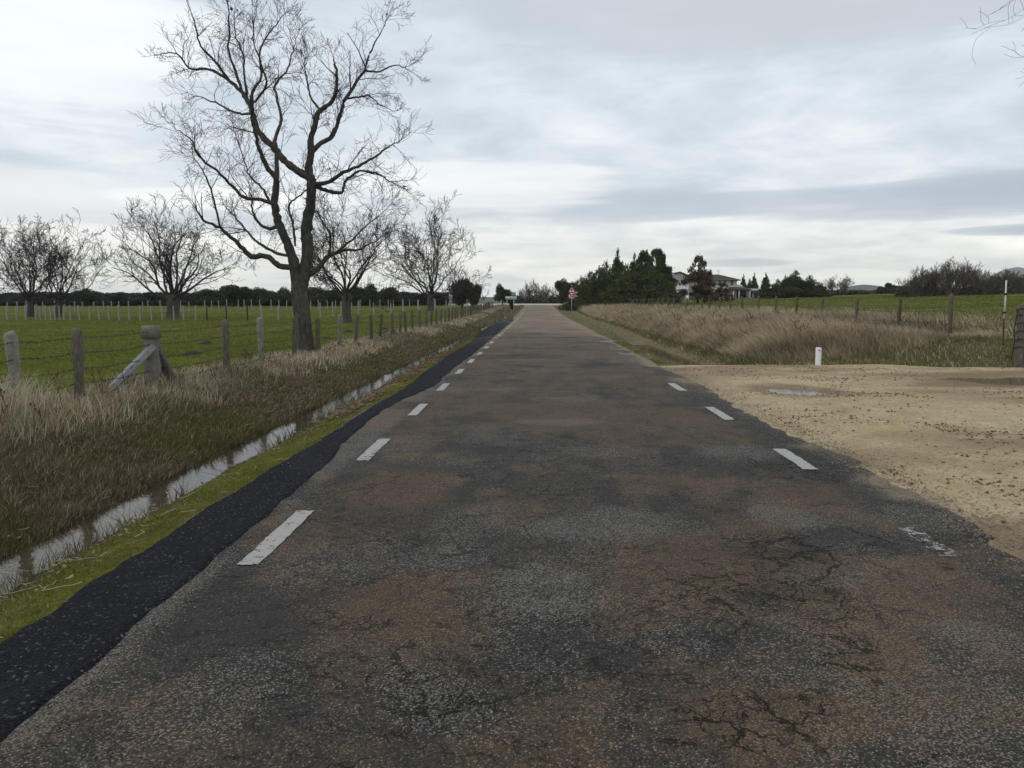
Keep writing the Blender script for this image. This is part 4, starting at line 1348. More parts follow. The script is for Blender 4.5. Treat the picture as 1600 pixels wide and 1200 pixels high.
    for tip in tipsP:
        if r.random() < 0.45: continue
        for m in range(3):
            q = tip + r.normal(0, 0.05, 3)
            A = r.normal(0, 0.028, 3); B = r.normal(0, 0.028, 3)
            lv.add([q - A, q - B * 0.5, q + A, q + B], [(0, 1, 2, 3)])
    link('dead_leaves', lv.mesh('dead_leaves'), M_twig, t)
    return t


big_tree()


def bare_tree(name, loc, Ht, spread_w, trunk_h, trunk_r, nlimb, seed, label, minr=0.012, depth=4, group=None, lean=0.0, kids=(4, 6), tilts=None):
    r = np.random.default_rng(seed)
    t = empty(name, loc)
    tag(t, label, 'tree', group)
    tr = Acc()
    n = 7
    P = np.array([(lean * i / n + r.normal(0, 0.04), r.normal(0, 0.04), -0.3 + (trunk_h + 0.3) * i / n) for i in range(n + 1)])
    R = np.interp(np.linspace(0, 1, n + 1), [0, 0.15, 0.5, 1], [1.5, 1.12, 1.0, 1.05]) * trunk_r
    tr.tube(P, R, 12)
    link('trunk', tr.mesh('trunk', True), M_bark, t)
    cr = Acc()
    for i in range(nlimb):
        a = 2.4 * i + r.uniform(-0.3, 0.3)
        f = (i + 0.5) / nlimb
        tilt = 1.35 * f ** 0.75 + r.uniform(-0.1, 0.1)
        d = np.array([math.cos(a) * math.sin(tilt), 0.8 * math.sin(a) * math.sin(tilt), math.cos(tilt)])
        hz = (Ht - trunk_h) * 0.80; wx = spread_w / 2 * 0.86
        ln = 1 / math.sqrt((math.sin(tilt) / wx) ** 2 + (math.cos(tilt) / hz) ** 2)
        st = P[-1 - int(2.9 * f)]
        rad = trunk_r * r.uniform(0.85, 1.15) / math.sqrt(nlimb) * 1.0
        limb(cr, st, norm(d), ln, rad, depth, r, kids, minr, ln)
    link('branches', cr.mesh('branches'), M_twig, t)
    return t


def limb(acc, p, d, ln, rad, depth, r, kids, minr, full):
    """crooked limb that gives off thinner, shorter ones, thickest crown at the outside"""
    n = 8 if depth >= 4 else 6 if depth == 3 else 4 if depth == 2 else 3
    P = [p]; dd = d
    for i in range(n):
        dd = norm(dd + r.normal(0, 0.24 if depth >= 3 else 0.30, 3) + np.array([0, 0, 0.11]))
        P.append(P[-1] + dd * ln / n)
    P = np.array(P); t = np.linspace(0, 1, n + 1)
    R = np.maximum(rad * (1 - 0.80 * t ** 0.8), minr)
    acc.tube(P, R, 8 if rad > 0.08 else 5 if rad > 0.035 else 3)
    if depth <= 1:
        return
    nk = int(r.integers(kids[0], kids[1] + 1)) + (2 if depth >= 4 else 0)
    for i in range(nk):
        tt = 0.20 + 0.80 * (i + r.random()) / nk
        ii = min(n - 1, int(tt * n)); f = tt * n - ii
        q = P[ii] * (1 - f) + P[ii + 1] * f
        nd = perp_rot(norm(P[ii + 1] - P[ii]), r.uniform(0.40, 0.95), r)
        rr = rad * (1 - 0.80 * tt ** 0.8)
        limb(acc, q, nd, ln * r.uniform(0.34, 0.62) * (1.15 - 0.4 * tt), max(rr * r.uniform(0.42, 0.66), minr), depth - 1, r, kids, minr, full)


def base_at(px, Y):
    p = at(px, 480, Y)
    return (p[0], Y, float(H(np.array([p[0]]), np.array([Y]))[0]))


bare_tree('bare_oak', base_at(48, 86), 11.0, 15.5, 2.0, 0.34, 12, 21, 'leftmost bare oak, one of two close together behind the pale post row', 0.016)
bare_tree('bare_oak', base_at(88, 84), 11.2, 14.5, 2.0, 0.32, 11, 22, 'bare oak close beside the leftmost one, leaning to the right', 0.016, lean=0.5)
bare_tree('bare_oak', base_at(270, 84), 12.8, 16.5, 2.4, 0.62, 13, 33, 'old bare oak with stout short trunk and wide low branches behind the pale posts', 0.017)
bare_tree('bare_oak', base_at(541, 62), 11.4, 11.5, 2.3, 0.34, 14, 34, 'dense bare oak just right of and behind the tall roadside oak', 0.013)
bare_tree('bare_oak', base_at(673, 105), 14.0, 17.0, 2.2, 0.46, 15, 36, 'vase shaped bare oak nearest the road end, above the end of the left fence', 0.020)
# tree standing just outside the right side of the picture: only its twigs reach in
bare_tree('bare_poplar', (15.9, 21.0, float(H(np.array([15.9]), np.array([21.0]))[0])), 13.5, 4.9, 1.8, 0.17, 20, 38, 'bare tree at the right edge of the photo, only its thin twigs in view', 0.004, depth=4, kids=(3, 5))


# ------------------------------------------------------------------ leafy trees
def leaf_mesh(lobes, n, size, cols, wts, seed, shell=0.55, up=0.0, fuzz=0.07):
    """leaf-sized quads spread through a crown made of several lobes: (cx, cy, cz, rx, ry, rz)"""
    r = np.random.default_rng(seed)
    lobes = np.array(lobes, float)
    vol = lobes[:, 3] * lobes[:, 4] * lobes[:, 5]
    idx = r.choice(len(lobes), n, p=vol ** 0.8 / (vol ** 0.8).sum())
    d = r.normal(0, 1, (n, 3)); d /= np.linalg.norm(d, axis=1)[:, None]
    rad = shell + (1 - shell) * r.random(n) ** 0.7
    rad *= 1 + np.abs(r.normal(0, fuzz, n))
    Lb = lobes[idx]
    P = Lb[:, :3] + d * rad[:, None] * Lb[:, 3:]
    s = size * (0.55 + 0.9 * r.random(n))
    A = r.normal(0, 1, (n, 3)) + np.array([0, 0, up]); A /= np.linalg.norm(A, axis=1)[:, None]
    B = np.cross(A, r.normal(0, 1, (n, 3))); B /= np.linalg.norm(B, axis=1)[:, None]
    A *= s[:, None] * (1.0 + 0.5 * (up > 0)); B *= s[:, None] * 0.55
    V = np.stack([P - A, P + B, P + A, P - B], 1).reshape(-1, 3)
    b = np.arange(n) * 4
    q = np.stack([b, b + 1, b + 2, b + 3], -1)
    ci = r.choice(len(cols), n, p=np.array(wts) / sum(wts))
    clump = r.uniform(0.7, 1.3, len(lobes))[idx]
    c = np.array(cols)[ci] * (1 + r.normal(0, 0.2, n))[:, None] * clump[:, None]
    return mesh_from('crown', V, q, None, np.repeat(np.clip(c, 0.004, 1)[:, None], 4, 1).reshape(-1, 3))


def core_mesh(lobes, f=0.62):
    """dense inner boughs so that the crown is not hollow"""
    ac = Acc()
    for (cx, cy, cz, rx, ry, rz) in lobes:
        for m in range(6):
            a = rng.uniform(0, 6.28); e = rng.uniform(0.2, 1.4)
            p1 = np.array([cx, cy, cz]) + f * np.array([rx * math.cos(a) * math.sin(e), ry * math.sin(a) * math.sin(e), rz * math.cos(e)])
            ac.tube([np.array([cx * 0.3, cy * 0.3, max(cz - rz, 0.3)]), (p1 + np.array([cx, cy, cz - rz * 0.3])) / 2, p1], [0.10, 0.06, 0.02], 4)
    return ac.mesh('boughs')


def trunk_mesh(h, r0):
    ac = Acc()
    ac.tube([(0, 0, -0.3), (0.05, 0, h * 0.4), (-0.04, 0.03, h)], [r0 * 1.3, r0, r0 * 0.7], 8)
    return ac.mesh('trunk', True)


GR1 = (0.052, 0.060, 0.030); GR2 = (0.080, 0.086, 0.044); GR3 = (0.030, 0.036, 0.022)
OAKS = []
for k in range(4):
    r = np.random.default_rng(300 + k)
    lob = []
    for m in range(13):
        a = r.uniform(0, 6.28); q = r.uniform(0, 0.72)
        lob.append((q * math.cos(a), q * math.sin(a), r.uniform(0.30, 0.78) - 0.18 * q, r.uniform(0.24, 0.42), r.uniform(0.24, 0.42), r.uniform(0.14, 0.24)))
    OAKS.append((leaf_mesh(lob, 9000, 0.034, [GR1, GR2, GR3], [4, 2, 3], 310 + k, 0.35), trunk_mesh(0.5, 0.06), core_mesh([(*l[:3], *l[3:]) for l in lob[:5]], 0.6)))
    # boughs were sized for a one-metre crown: thin them
    me = OAKS[-1][2]


def holm(px, top_y, wpx, Y, label, group=None, k=0, name='holm_oak', bs=1.0):
    p = at(px, top_y, Y)
    z0 = float(H(np.array([p[0]]), np.array([Y]))[0])
    hh = p[2] - z0
    wd = wpx * Y / FPX / 2
    t = empty(name, (p[0], Y, z0), rng.uniform(0, 6.28))
    cm, tm, bm = OAKS[k % 4]
    c = link('crown', cm, M_leaf, t); c.scale = (wd * 1.0, wd * 1.0, hh * 1.04)
    tt = link('trunk', tm, M_bark, t); tt.scale = (wd * 0.8, wd * 0.8, hh)
    tag(t, label, 'tree', group)
    return t


gr = 'dark evergreen oaks beyond the left pasture'
hl = [(15, 460, 70, 150), (62, 462, 60, 155), (100, 468, 40, 150), (136, 449, 66, 140), (165, 462, 50, 150), (186, 455, 48, 145), (218, 464, 44, 150), (262, 458, 50, 150), (292, 458, 50, 145), (326, 450, 62, 135),
      (362, 444, 76, 140), (405, 447, 70, 150), (446, 446, 60, 150), (492, 447, 70, 140), (520, 452, 60, 150), (556, 446, 50, 150), (578, 440, 60, 135), (608, 447, 54, 140), (636, 461, 50, 150), (664, 468, 46, 160)]
sides = ['far left', 'left']
nm = ['behind the leftmost bare oaks', 'under the leftmost bare oaks', 'low one right of the leftmost bare oaks', 'broad round one left of the stout bare oak',
      'between two rounder ones left of the stout bare oak', 'pointed one left of the stout bare oak', 'smallest one left of the stout bare oak', 'behind the trunk of the stout bare oak', 'just right of the stout bare trunk',
      'at the left start of the long dark row', 'broadest and tallest of the long dark row', 'level topped one in the middle of the long dark row', 'left beside the trunk of the tall roadside oak',
      'right beside the trunk of the tall roadside oak', 'left of the dense bare oak trunk', 'right behind the dense bare oak trunk', 'tallest one right of the dense bare oak', 'loose one right of the dense bare oak', 'low one in the gap before the vase shaped bare oak', 'lowest one at the foot of the vase shaped bare oak']
for i, (a, b_, c_, d_) in enumerate(hl):
    holm(a, b_, c_, d_, 'dark evergreen oak ' + nm[i], gr, i)
holm(722, 433, 66, 118, 'big rounded dark evergreen behind the vase shaped bare oak', gr, 1)
holm(745, 443, 34, 122, 'smaller dark evergreen beside the big rounded one, near the road', gr, 2)
holm(786, 440, 36, 135, 'solitary round dark evergreen left of the road end, behind the direction sign', None, 0)
holm(880, 432, 36, 140, 'dark evergreen with gaps in its crown behind the round speed limit sign', None, 3)
holm(893, 438, 22, 132, 'dark evergreen touching the left end of the conifer belt', None, 1)
holm(798, 467, 10, 108, 'small dark bush under the direction sign board', None, 2, 'bush')


def conifer_lobes(r, kind):
    lob = []
    if kind == 'full':
        for m in range(20):
            f = m / 19
            q = 0.42 * (1 - f) ** 0.6
            for j in range(3 if f < 0.7 else 1):
                a = r.uniform(0, 6.28)
                lob.append((q * math.cos(a) * r.uniform(0.4, 1.3), q * math.sin(a) * r.uniform(0.4, 1.3), 0.08 + 0.86 * f, 0.30 * (1 - f) + 0.06, 0.30 * (1 - f) + 0.06, 0.10))
    elif kind == 'spire':
        for m in range(24):
            f = m / 23
            q = 0.36 * (1 - f) ** 0.9
            for j in range(3 if f < 0.8 else 1):
                a = r.uniform(0, 6.28)
                lob.append((q * math.cos(a), q * math.sin(a), 0.06 + 0.90 * f, 0.30 * (1 - f) + 0.035, 0.30 * (1 - f) + 0.035, 0.05))
    else:   # open, ragged
        for m in range(60):
            f = r.random()
            q = 0.62 * (1 - f) ** 0.55 * r.uniform(0.3, 1.0)
            a = r.uniform(0, 6.28)
            lob.append((q * math.cos(a), q * math.sin(a), 0.10 + 0.84 * f, 0.13 * (1.15 - f * 0.8), 0.13 * (1.15 - f * 0.8), 0.05))
    return lob


DG1 = (0.050, 0.060, 0.022); DG2 = (0.082, 0.092, 0.032); DG3 = (0.090, 0.070, 0.034); RB = (0.165, 0.098, 0.055)
CON = {}
for kind, n, cols, wts in (('full', 16000, [DG1, DG2, DG3], [4, 3, 0.6]), ('spire', 11000, [DG1, DG2], [4, 2]), ('open', 12000, [DG1, DG2, DG3], [4, 3, 1]), ('red', 5600, [RB, DG3, DG1], [3, 3, 1.4])):
    CON[kind] = []
    for k in range(2):
        r = np.random.default_rng(400 + k)
        lob = conifer_lobes(r, 'open' if kind == 'red' else kind)
        CON[kind].append(leaf_mesh(lob, n, 0.021, cols, wts, 410 + k, 0.2, up=1.2, fuzz=0.22 if kind in ('full', 'spire') else 0.38))
CT = Acc(); CT.tube([(0, 0, -0.05), (0, 0, 0.5), (0, 0, 0.97)], [0.035, 0.02, 0.004], 7); CTM = CT.mesh('trunk', True)


def conifer(px, top_y, wpx, Y, kind, label, group=None, k=0, name='conifer'):
    p = at(px, top_y, Y)
    z0 = float(H(np.array([p[0]]), np.array([Y]))[0])
    hh = p[2] - z0; wd = wpx * Y / FPX
    t = empty(name, (p[0], Y, z0), rng.uniform(0, 6.28))
    c = link('crown', CON[kind][k % 2], M_leaf, t); c.scale = (wd, wd, hh)
    tt = link('trunk', CTM, M_bark, t); tt.scale = (wd * 1.2, wd * 1.2, hh)
    tag(t, label, 'tree', group)


cg_ = 'conifers of the dark belt beside the road'
for i, (px, ty, w, Y, kd, lb_) in enumerate([
        (908, 432, 40, 104, 'full', 'lowest dark conifer at the road end of the belt, right of the speed limit sign'),
        (922, 424, 46, 108, 'full', 'second conifer of the dark belt from the road, slightly taller than the first'),
        (937, 416, 50, 106, 'full', 'bushy conifer left of the spire topped one in the dark belt'),
        (948, 408, 40, 112, 'full', 'narrow conifer just left of the spire topped one in the dark belt'),
        (966, 388, 44, 110, 'spire', 'spire topped conifer standing above the left half of the dark belt'),
        (981, 412, 50, 104, 'full', 'bushy conifer between the spire topped one and the tall ragged pair'),
        (992, 395, 40, 114, 'spire', 'slender conifer on the left side of the tall ragged pair'),
        (1007, 388, 48, 112, 'open', 'left one of the two tallest ragged conifers in the dark belt'),
        (1027, 384, 54, 108, 'open', 'tallest ragged conifer in the dark belt, beside the white house'),
        (972, 428, 60, 102, 'full', 'low broad conifer at the front of the dark belt under the spire topped one'),
        (1036, 428, 40, 103, 'full', 'low dense conifer at the right foot of the dark belt'),
        (1014, 412, 64, 104, 'full', 'broad dark conifer in front of the two tallest ones'),
        (1033, 402, 38, 106, 'open', 'right most conifer of the dark belt, its boughs against the white wall')]):
    conifer(px, ty, w, Y, kd, lb_, cg_, i)
conifer(1092, 395, 48, 112, 'red', 'reddish brown conifer standing alone in front of the house', None, 0)
conifer(1102, 425, 40, 110, 'red', 'low reddish shrub conifer leaning against the lone reddish brown one', None, 1)
conifer(1129, 440, 30, 114, 'red', 'small rounded olive brown conifer in front of the long house wall', None, 1)
for i, (px, ty, w, lb_) in enumerate([(1162, 427, 16, 'slim conifer behind the low roofs at the right end of the house'), (1172, 435, 14, 'smallest conifer rising over the annexe roof'),
                                     (1179, 425, 17, 'thin spired conifer over the annexe roof'), (1197, 425, 24, 'conifer at the right end of the annexe roof'),
                                     (1216, 436, 22, 'low conifer second right of the annexe'), (1227, 429, 20, 'slim conifer left of the broad dark one at the right end of the row'),
                                     (1243, 422, 32, 'broadest and tallest dark conifer at the right end of the row'), (1265, 430, 28, 'dark conifer right beside the broadest one of the row'), (1280, 440, 24, 'last low conifer of the row by the open field')]):
    conifer(px, ty, w * (1.15 if i > 3 else 0.85), 134 if i > 2 else 190, 'spire' if i in (0, 2, 3, 5) else 'full', lb_, 'conifers in the row right of the house', i)

# bare shrubs and small trees on the far sides
def shrub_variant(seed, n, Ht=1.0, w=0.5, minr=0.004):
    r = np.random.default_rng(seed)
    ac = Acc()
    for i in range(n):
        a = r.uniform(0, 6.28); tilt = r.uniform(0.05, 0.75)
        d = np.array([math.cos(a) * math.sin(tilt), math.sin(a) * math.sin(tilt), math.cos(tilt)])
        grow(ac, np.array([r.normal(0, 0.05), r.normal(0, 0.05), 0.0]), d, r.uniform(0.55, 0.85), 0.022, 3, r, up=0.10, wig=0.22, kids=(3, 5), seg=0.16, minr=minr, spread=(0.35, 0.8))
    return ac.mesh('branches')


SHR = [shrub_variant(500 + k, 12) for k in range(4)]


def shrub(px, top_y, wpx, Y, label, group=None, k=0, name='bare_shrub', cat='shrub'):
    p = at(px, top_y, Y)
    z0 = float(H(np.array([p[0]]), np.array([Y]))[0])
    hh = (p[2] - z0) / 0.95
    t = link(name, SHR[k % 4], M_twigfar)
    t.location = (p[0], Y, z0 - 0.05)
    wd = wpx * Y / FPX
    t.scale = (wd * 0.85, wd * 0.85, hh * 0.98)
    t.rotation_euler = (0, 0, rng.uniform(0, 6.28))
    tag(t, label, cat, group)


rs = np.random.default_rng(77)
gs = 'bare thorny trees in the hedge at the right'
outline = [(1408, 447), (1420, 437), (1430, 430), (1441, 424), (1453, 421), (1464, 421), (1475, 416), (1485, 415), (1496, 413), (1507, 411), (1518, 417), (1528, 428), (1540, 432), (1550, 429), (1561, 427), (1572, 426), (1583, 430), (1594, 427), (1606, 430), (1620, 427)]
ORD = ['first', 'second', 'third', 'fourth', 'fifth', 'sixth', 'seventh', 'eighth', 'ninth', 'tenth', 'eleventh', 'twelfth', 'thirteenth', 'fourteenth', 'fifteenth', 'sixteenth', 'seventeenth', 'eighteenth', 'nineteenth', 'twentieth']
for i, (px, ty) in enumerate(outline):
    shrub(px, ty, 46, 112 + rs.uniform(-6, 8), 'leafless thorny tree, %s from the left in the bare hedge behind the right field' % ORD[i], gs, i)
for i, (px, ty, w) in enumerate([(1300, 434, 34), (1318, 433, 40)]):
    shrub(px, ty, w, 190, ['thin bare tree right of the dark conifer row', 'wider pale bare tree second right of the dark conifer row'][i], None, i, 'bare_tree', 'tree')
for i, (px, ty, w) in enumerate([(1378, 446, 30), (1390, 441, 26), (1402, 446, 30)]):
    holm(px, ty, w, 150, ['low dark bush left of the bare hedge', 'round dark bush in the gap left of the bare hedge', 'dark bush touching the left end of the bare hedge'][i], None, i, 'bush')
for i, (px, ty, w, Y) in enumerate([(828, 443, 26, 175), (838, 441, 30, 180), (814, 452, 20, 178), (854, 449, 26, 176), (865, 452, 24, 172), (846, 452, 22, 185)]):
    shrub(px, ty, w, Y, ['bare tree left of centre above the end of the road', 'tallest bare tree above the end of the road', 'small bare tree by the left side of the road end', 'dense bare tree right of the road end', 'bare tree beside the distant round sign', 'thin bare tree behind the road end'][i], None, i, 'bare_tree', 'tree')


# far scrub and hedges that read as one mass
def scrub(name, px0, px1, y_top, Y, n, size, cols, label, jag=4, bottom=480):
    xs_ = rng.uniform(px0, px1, n)
    Yv = Y + rng.uniform(-6, 6, n)
    ty = y_top + jag * (fbm(xs_ * 0.06, 1.0, int(px0) + 400, 4) - 0.5) * 2
    P0 = at(0, 0, 1.0)
    pts = np.array([at(a, b, c) for a, b, c in zip(xs_, ty, Yv)])
    zb = H(pts[:, 0], pts[:, 1])
    f = rng.random(n) ** 0.75
    P = np.stack([pts[:, 0], pts[:, 1], zb + (pts[:, 2] - zb) * f], -1)
    s = size * (0.5 + rng.random(n))
    A = rng.normal(0, 1, (n, 3)) + np.array([0, 0, 0.5]); A /= np.linalg.norm(A, axis=1)[:, None]
    B = np.cross(A, rng.normal(0, 1, (n, 3))); B /= np.linalg.norm(B, axis=1)[:, None]
    A *= s[:, None]; B *= s[:, None] * 0.5
    V = np.stack([P - A, P + B, P + A, P - B], 1).reshape(-1, 3)
    b = np.arange(n) * 4
    c = mixcol(n, cols, [1] * len(cols), 0.25)
    o = link(name, mesh_from(name, V, np.stack([b, b + 1, b + 2, b + 3], -1), None, np.repeat(c[:, None], 4, 1).reshape(-1, 3)), M_leaf)
    tag(o, label, 'scrub', kind='stuff')


SC1 = (0.085, 0.075, 0.055); SC2 = (0.06, 0.06, 0.042); SC3 = (0.11, 0.09, 0.065)
scrub('far_scrub', -30, 700, 459, 160, 46000, 0.40, [SC2, GR1, GR3, (0.05, 0.052, 0.036)], 'low dull scrub behind the evergreen oaks on the left', 3)
scrub('far_scrub', 795, 905, 463, 168, 6000, 0.35, [(0.085, 0.075, 0.068), SC2, (0.10, 0.085, 0.07)], 'grey brown bushes beyond the crossing road', 2)
scrub('far_scrub', 1180, 1420, 456, 170, 9000, 0.45, [SC1, SC3, SC2], 'brown scrub along the far edge of the right field', 3)
scrub('hedge_undergrowth', 1400, 1680, 449, 118, 9000, 0.20, [(0.10, 0.08, 0.06), (0.13, 0.10, 0.075), (0.07, 0.06, 0.048)], 'dense brown undergrowth between the bare hedge trees at the right', 4)


def hills():
    def ridge(name, pts, Y, depth, label=None):
        n = len(pts)
        V = []
        for k, f in ((0, 0.0), (1, 0.5), (2, 1.0)):
            for (px, py) in pts:
                p = at(px, py, Y)
                z = p[2]
                V.append((p[0] * (1 + 0.0 * f), Y - depth + depth * f, -5 + (z + 5) * [0, 0.6, 1][k]))
        q = [(k * n + i, k * n + i + 1, (k + 1) * n + i + 1, (k + 1) * n + i) for k in range(2) for i in range(n - 1)]
        # subdivide for a softly uneven ridge
        o = link(name, mesh_from(name, V, q, None, None, True), M_hill)
        tag(o, kind='structure')
    ridge('hills', [(1180, 466), (1240, 462), (1290, 456), (1310, 452), (1335, 446), (1350, 444.5), (1362, 445.5), (1375, 448), (1400, 453), (1450, 458), (1500, 462)], 1800, 500)
    ridge('mountains', [(1400, 458), (1470, 450), (1500, 444), (1520, 438), (1535, 437), (1550, 432), (1562, 424), (1575, 420), (1590, 417), (1610, 421), (1640, 428), (1700, 425), (1800, 440), (1900, 455)], 3500, 700)
    ridge('hills', [(-700, 462), (-300, 464), (0, 467), (200, 468), (420, 466), (500, 465), (640, 463), (690, 462), (760, 464), (840, 466), (960, 466), (1100, 464)], 1500, 400)


hills()

# ------------------------------------------------------------------ fences
def post_mesh(h, w, seed, sides=4, cham=True, point=False):
    r = np.random.default_rng(seed)
    zs = np.array([-0.25, 0.0, h * 0.33, h * 0.66, h - 0.04, h])
    k = 8
    V = []
    a = np.arange(k) * 2 * math.pi / k + math.pi / 8
    sq = np.maximum(np.abs(np.cos(a)), np.abs(np.sin(a)))
    for i, z in enumerate(zs):
        s = w / 2 * (1 + r.normal(0, 0.04))
        if i == len(zs) - 1: s *= 0.72
        for j in range(k):
            rr = s / (sq[j] if sides == 4 else 1.0) * (1 + r.normal(0, 0.035))
            V.append((rr * math.cos(a[j]) + 0.01 * r.normal(), rr * math.sin(a[j]), z + (0.012 * r.normal() if i == len(zs) - 1 else 0)))
    q = [(i * k + j, i * k + (j + 1) % k, (i + 1) * k + (j + 1) % k, (i + 1) * k + j) for i in range(len(zs) - 1) for j in range(k)]
    n = len(V); V.append((0, 0, h + 0.008))
    t = [((len(zs) - 1) * k + j, (len(zs) - 1) * k + (j + 1) % k, n) for j in range(k)]
    return mesh_from('post', V, q, t)


def wires(parent, org, pts, heights, rad=0.004, barb_to=0, sag=0.03):
    """one strand per height through the post points"""
    for hgt in heights:
        ac = Acc()
        P = []
        for i in range(len(pts) - 1):
            a, b = pts[i], pts[i + 1]
            for f in (0, 0.33, 0.66):
                q = a * (1 - f) + b * f
                P.append(q + np.array([0, 0, hgt - sag * math.sin(math.pi * f) + rng.normal(0, 0.004)]))
        P.append(pts[-1] + np.array([0, 0, hgt]))
        P = np.array(P) - np.array(org)
        rr = np.clip(0.00022 * (P[:, 1] + org[1]), rad, 0.012)
        ac.tube(P, rr, 3)
        if barb_to:
            seg = np.linalg.norm(np.diff(P, axis=0), axis=1); cum = np.concatenate([[0], np.cumsum(seg)])
            d = 0.05
            while d < cum[-1]:
                q = np.array([np.interp(d, cum, P[:, a]) for a in range(3)])
                if q[1] + org[1] > barb_to: break
                for sgn in (1, -1):
                    v = norm(np.array([0.3 * sgn, 0.25, 1.0])) * 0.02
                    ac.tube([q - v, q + v], [0.0022, 0.0022], 3)
                d += 0.14
        link('wire', ac.mesh('wire'), M_wire, parent)


def left_fence():
    M_cap = simple('stained_concrete', (0.17, 0.155, 0.13), 0.9, 0.35, 9.0, 0.003)
    xs = [-60, 22, 115, 235, 349, 405, 458, 497, 528, 554, 577.5, 594, 613, 623.5, 634, 645, 656.5]
    s0 = 6.5
    Ys = []
    for px in xs:
        d = ray(px, 500); Ys.append(-s0 * d[1] / d[0])
    y = Ys[-1]
    while y < 112:
        y += 2.35; Ys.append(y)
    org = (-s0, Ys[0], 0)
    f = empty('barbed_wire_fence', org)
    tag(f, 'roadside barbed wire fence with mossy wooden posts along the crest of the left bank', 'fence')
    VAR = [post_mesh(1.0, 0.13, 600 + k) for k in range(4)]
    for m in VAR[:2]: m.materials.append(M_post)
    for m in VAR[2:]: m.materials.append(M_postg)
    conc = post_mesh(1.0, 0.12, 610); conc.materials.append(simple('greyed_post', (0.21, 0.19, 0.155), 0.9, 0.4, 12.0, 0.006))
    big = post_mesh(1.0, 0.25, 611); big.materials.append(M_post)
    pts = []
    for i, Y in enumerate(Ys):
        zg = float(H(np.array([-s0]), np.array([Y]))[0])
        ztop = 1.12 - 0.10 * float(sm(15, 30, Y)) + 0.9 * float(rise(Y)) + (0.03 * rng.normal() if i > 4 else 0)
        hp = ztop - zg
        pts.append(np.array([-s0, Y, ztop - 1.02]))
        if i == 3:
            ac = Acc()
            hb = hp - 0.24
            for (z0_, z1_, wa, wb) in ((-0.3, hb, 0.125, 0.105),):
                ac.add([(-wa, -wa, z0_), (wa, -wa, z0_), (wa, wa, z0_), (-wa, wa, z0_), (-wb, -wb, z1_), (wb, -wb, z1_), (wb, wb, z1_), (-wb, wb, z1_)],
                       [(0, 1, 5, 4), (1, 2, 6, 5), (2, 3, 7, 6), (3, 0, 4, 7)])
            c = link('corner_post', ac.mesh('corner_post'), M_cap, f); c.location = (0, Y - org[1], zg); c.rotation_euler = (0, 0, 0.2)
            cA = np.array([-s0, Y, zg])
            def brace(px0, py0, Ya, px1, py1, Yb, w1, w2, mt):
                a = at(px0, py0, Ya) - cA; b = at(px1, py1, Yb) - cA
                ln = float(np.linalg.norm(b - a))
                qn = Vector(b - a).to_track_quat('Z', 'Y').to_matrix().to_4x4()
                M = Matrix.Rotation(-0.2, 4, 'Z') @ Matrix.Translation(Vector(a)) @ qn
                ac = Acc(); ac.box((-w1 / 2, -w2 / 2, 0), (w1 / 2, w2 / 2, ln + 0.1), None, M)
                ac.box((w1 / 2 + 0.002, -w2 / 2 - 0.012, 0), (w1 / 2 + 0.022, w2 / 2 - 0.02, ln + 0.1), None, M)
                link('brace', ac.mesh('brace'), mt, c)
            brace(238, 541, Y - 0.10, 158, 622, Y - 1.05, 0.10, 0.07, M_plank)
            brace(246, 545, Y + 0.05, 275, 605, Y + 0.75, 0.10, 0.12, M_post)
            ac = Acc()
            w_ = 0.128
            ac.add([(-w_, -w_, 0), (w_, -w_, 0), (w_, w_, 0), (-w_, w_, 0), (-w_, -w_, 0.17), (w_, -w_, 0.17), (w_, w_, 0.17), (-w_, w_, 0.17), (-0.115, -0.10, 0.215), (0.115, -0.10, 0.215), (0.115, 0.10, 0.215), (-0.115, 0.10, 0.215)],
                   [(3, 2, 1, 0), (0, 1, 5, 4), (1, 2, 6, 5), (2, 3, 7, 6), (3, 0, 4, 7), (4, 5, 9, 8), (5, 6, 10, 9), (6, 7, 11, 10), (7, 4, 8, 11), (8, 9, 10, 11)])
            cp_ = link('cap', ac.mesh('cap'), M_cap, c); cp_.location = (0, 0, hb)
            continue
        me = conc if i in (1, 5, 8) else VAR[i % 4] if i > 4 else VAR[i % 2]
        o = link('post', me, None, f)
        o.location = (rng.normal(0, 0.03), Y - org[1], zg)
        o.scale = (1.0, 1.0, hp)
        o.rotation_euler = (rng.normal(0, 0.035), rng.normal(0, 0.035), rng.uniform(-0.3, 0.3))
        if i == 1: o.rotation_euler = (0, -0.07, 0.2)
        if i in (9,): o.rotation_euler = (0, 0.10, 0)
    wires(f, org, pts, [0.90, 0.68, 0.45, 0.24, 0.06], 0.0065, 24)


left_fence()


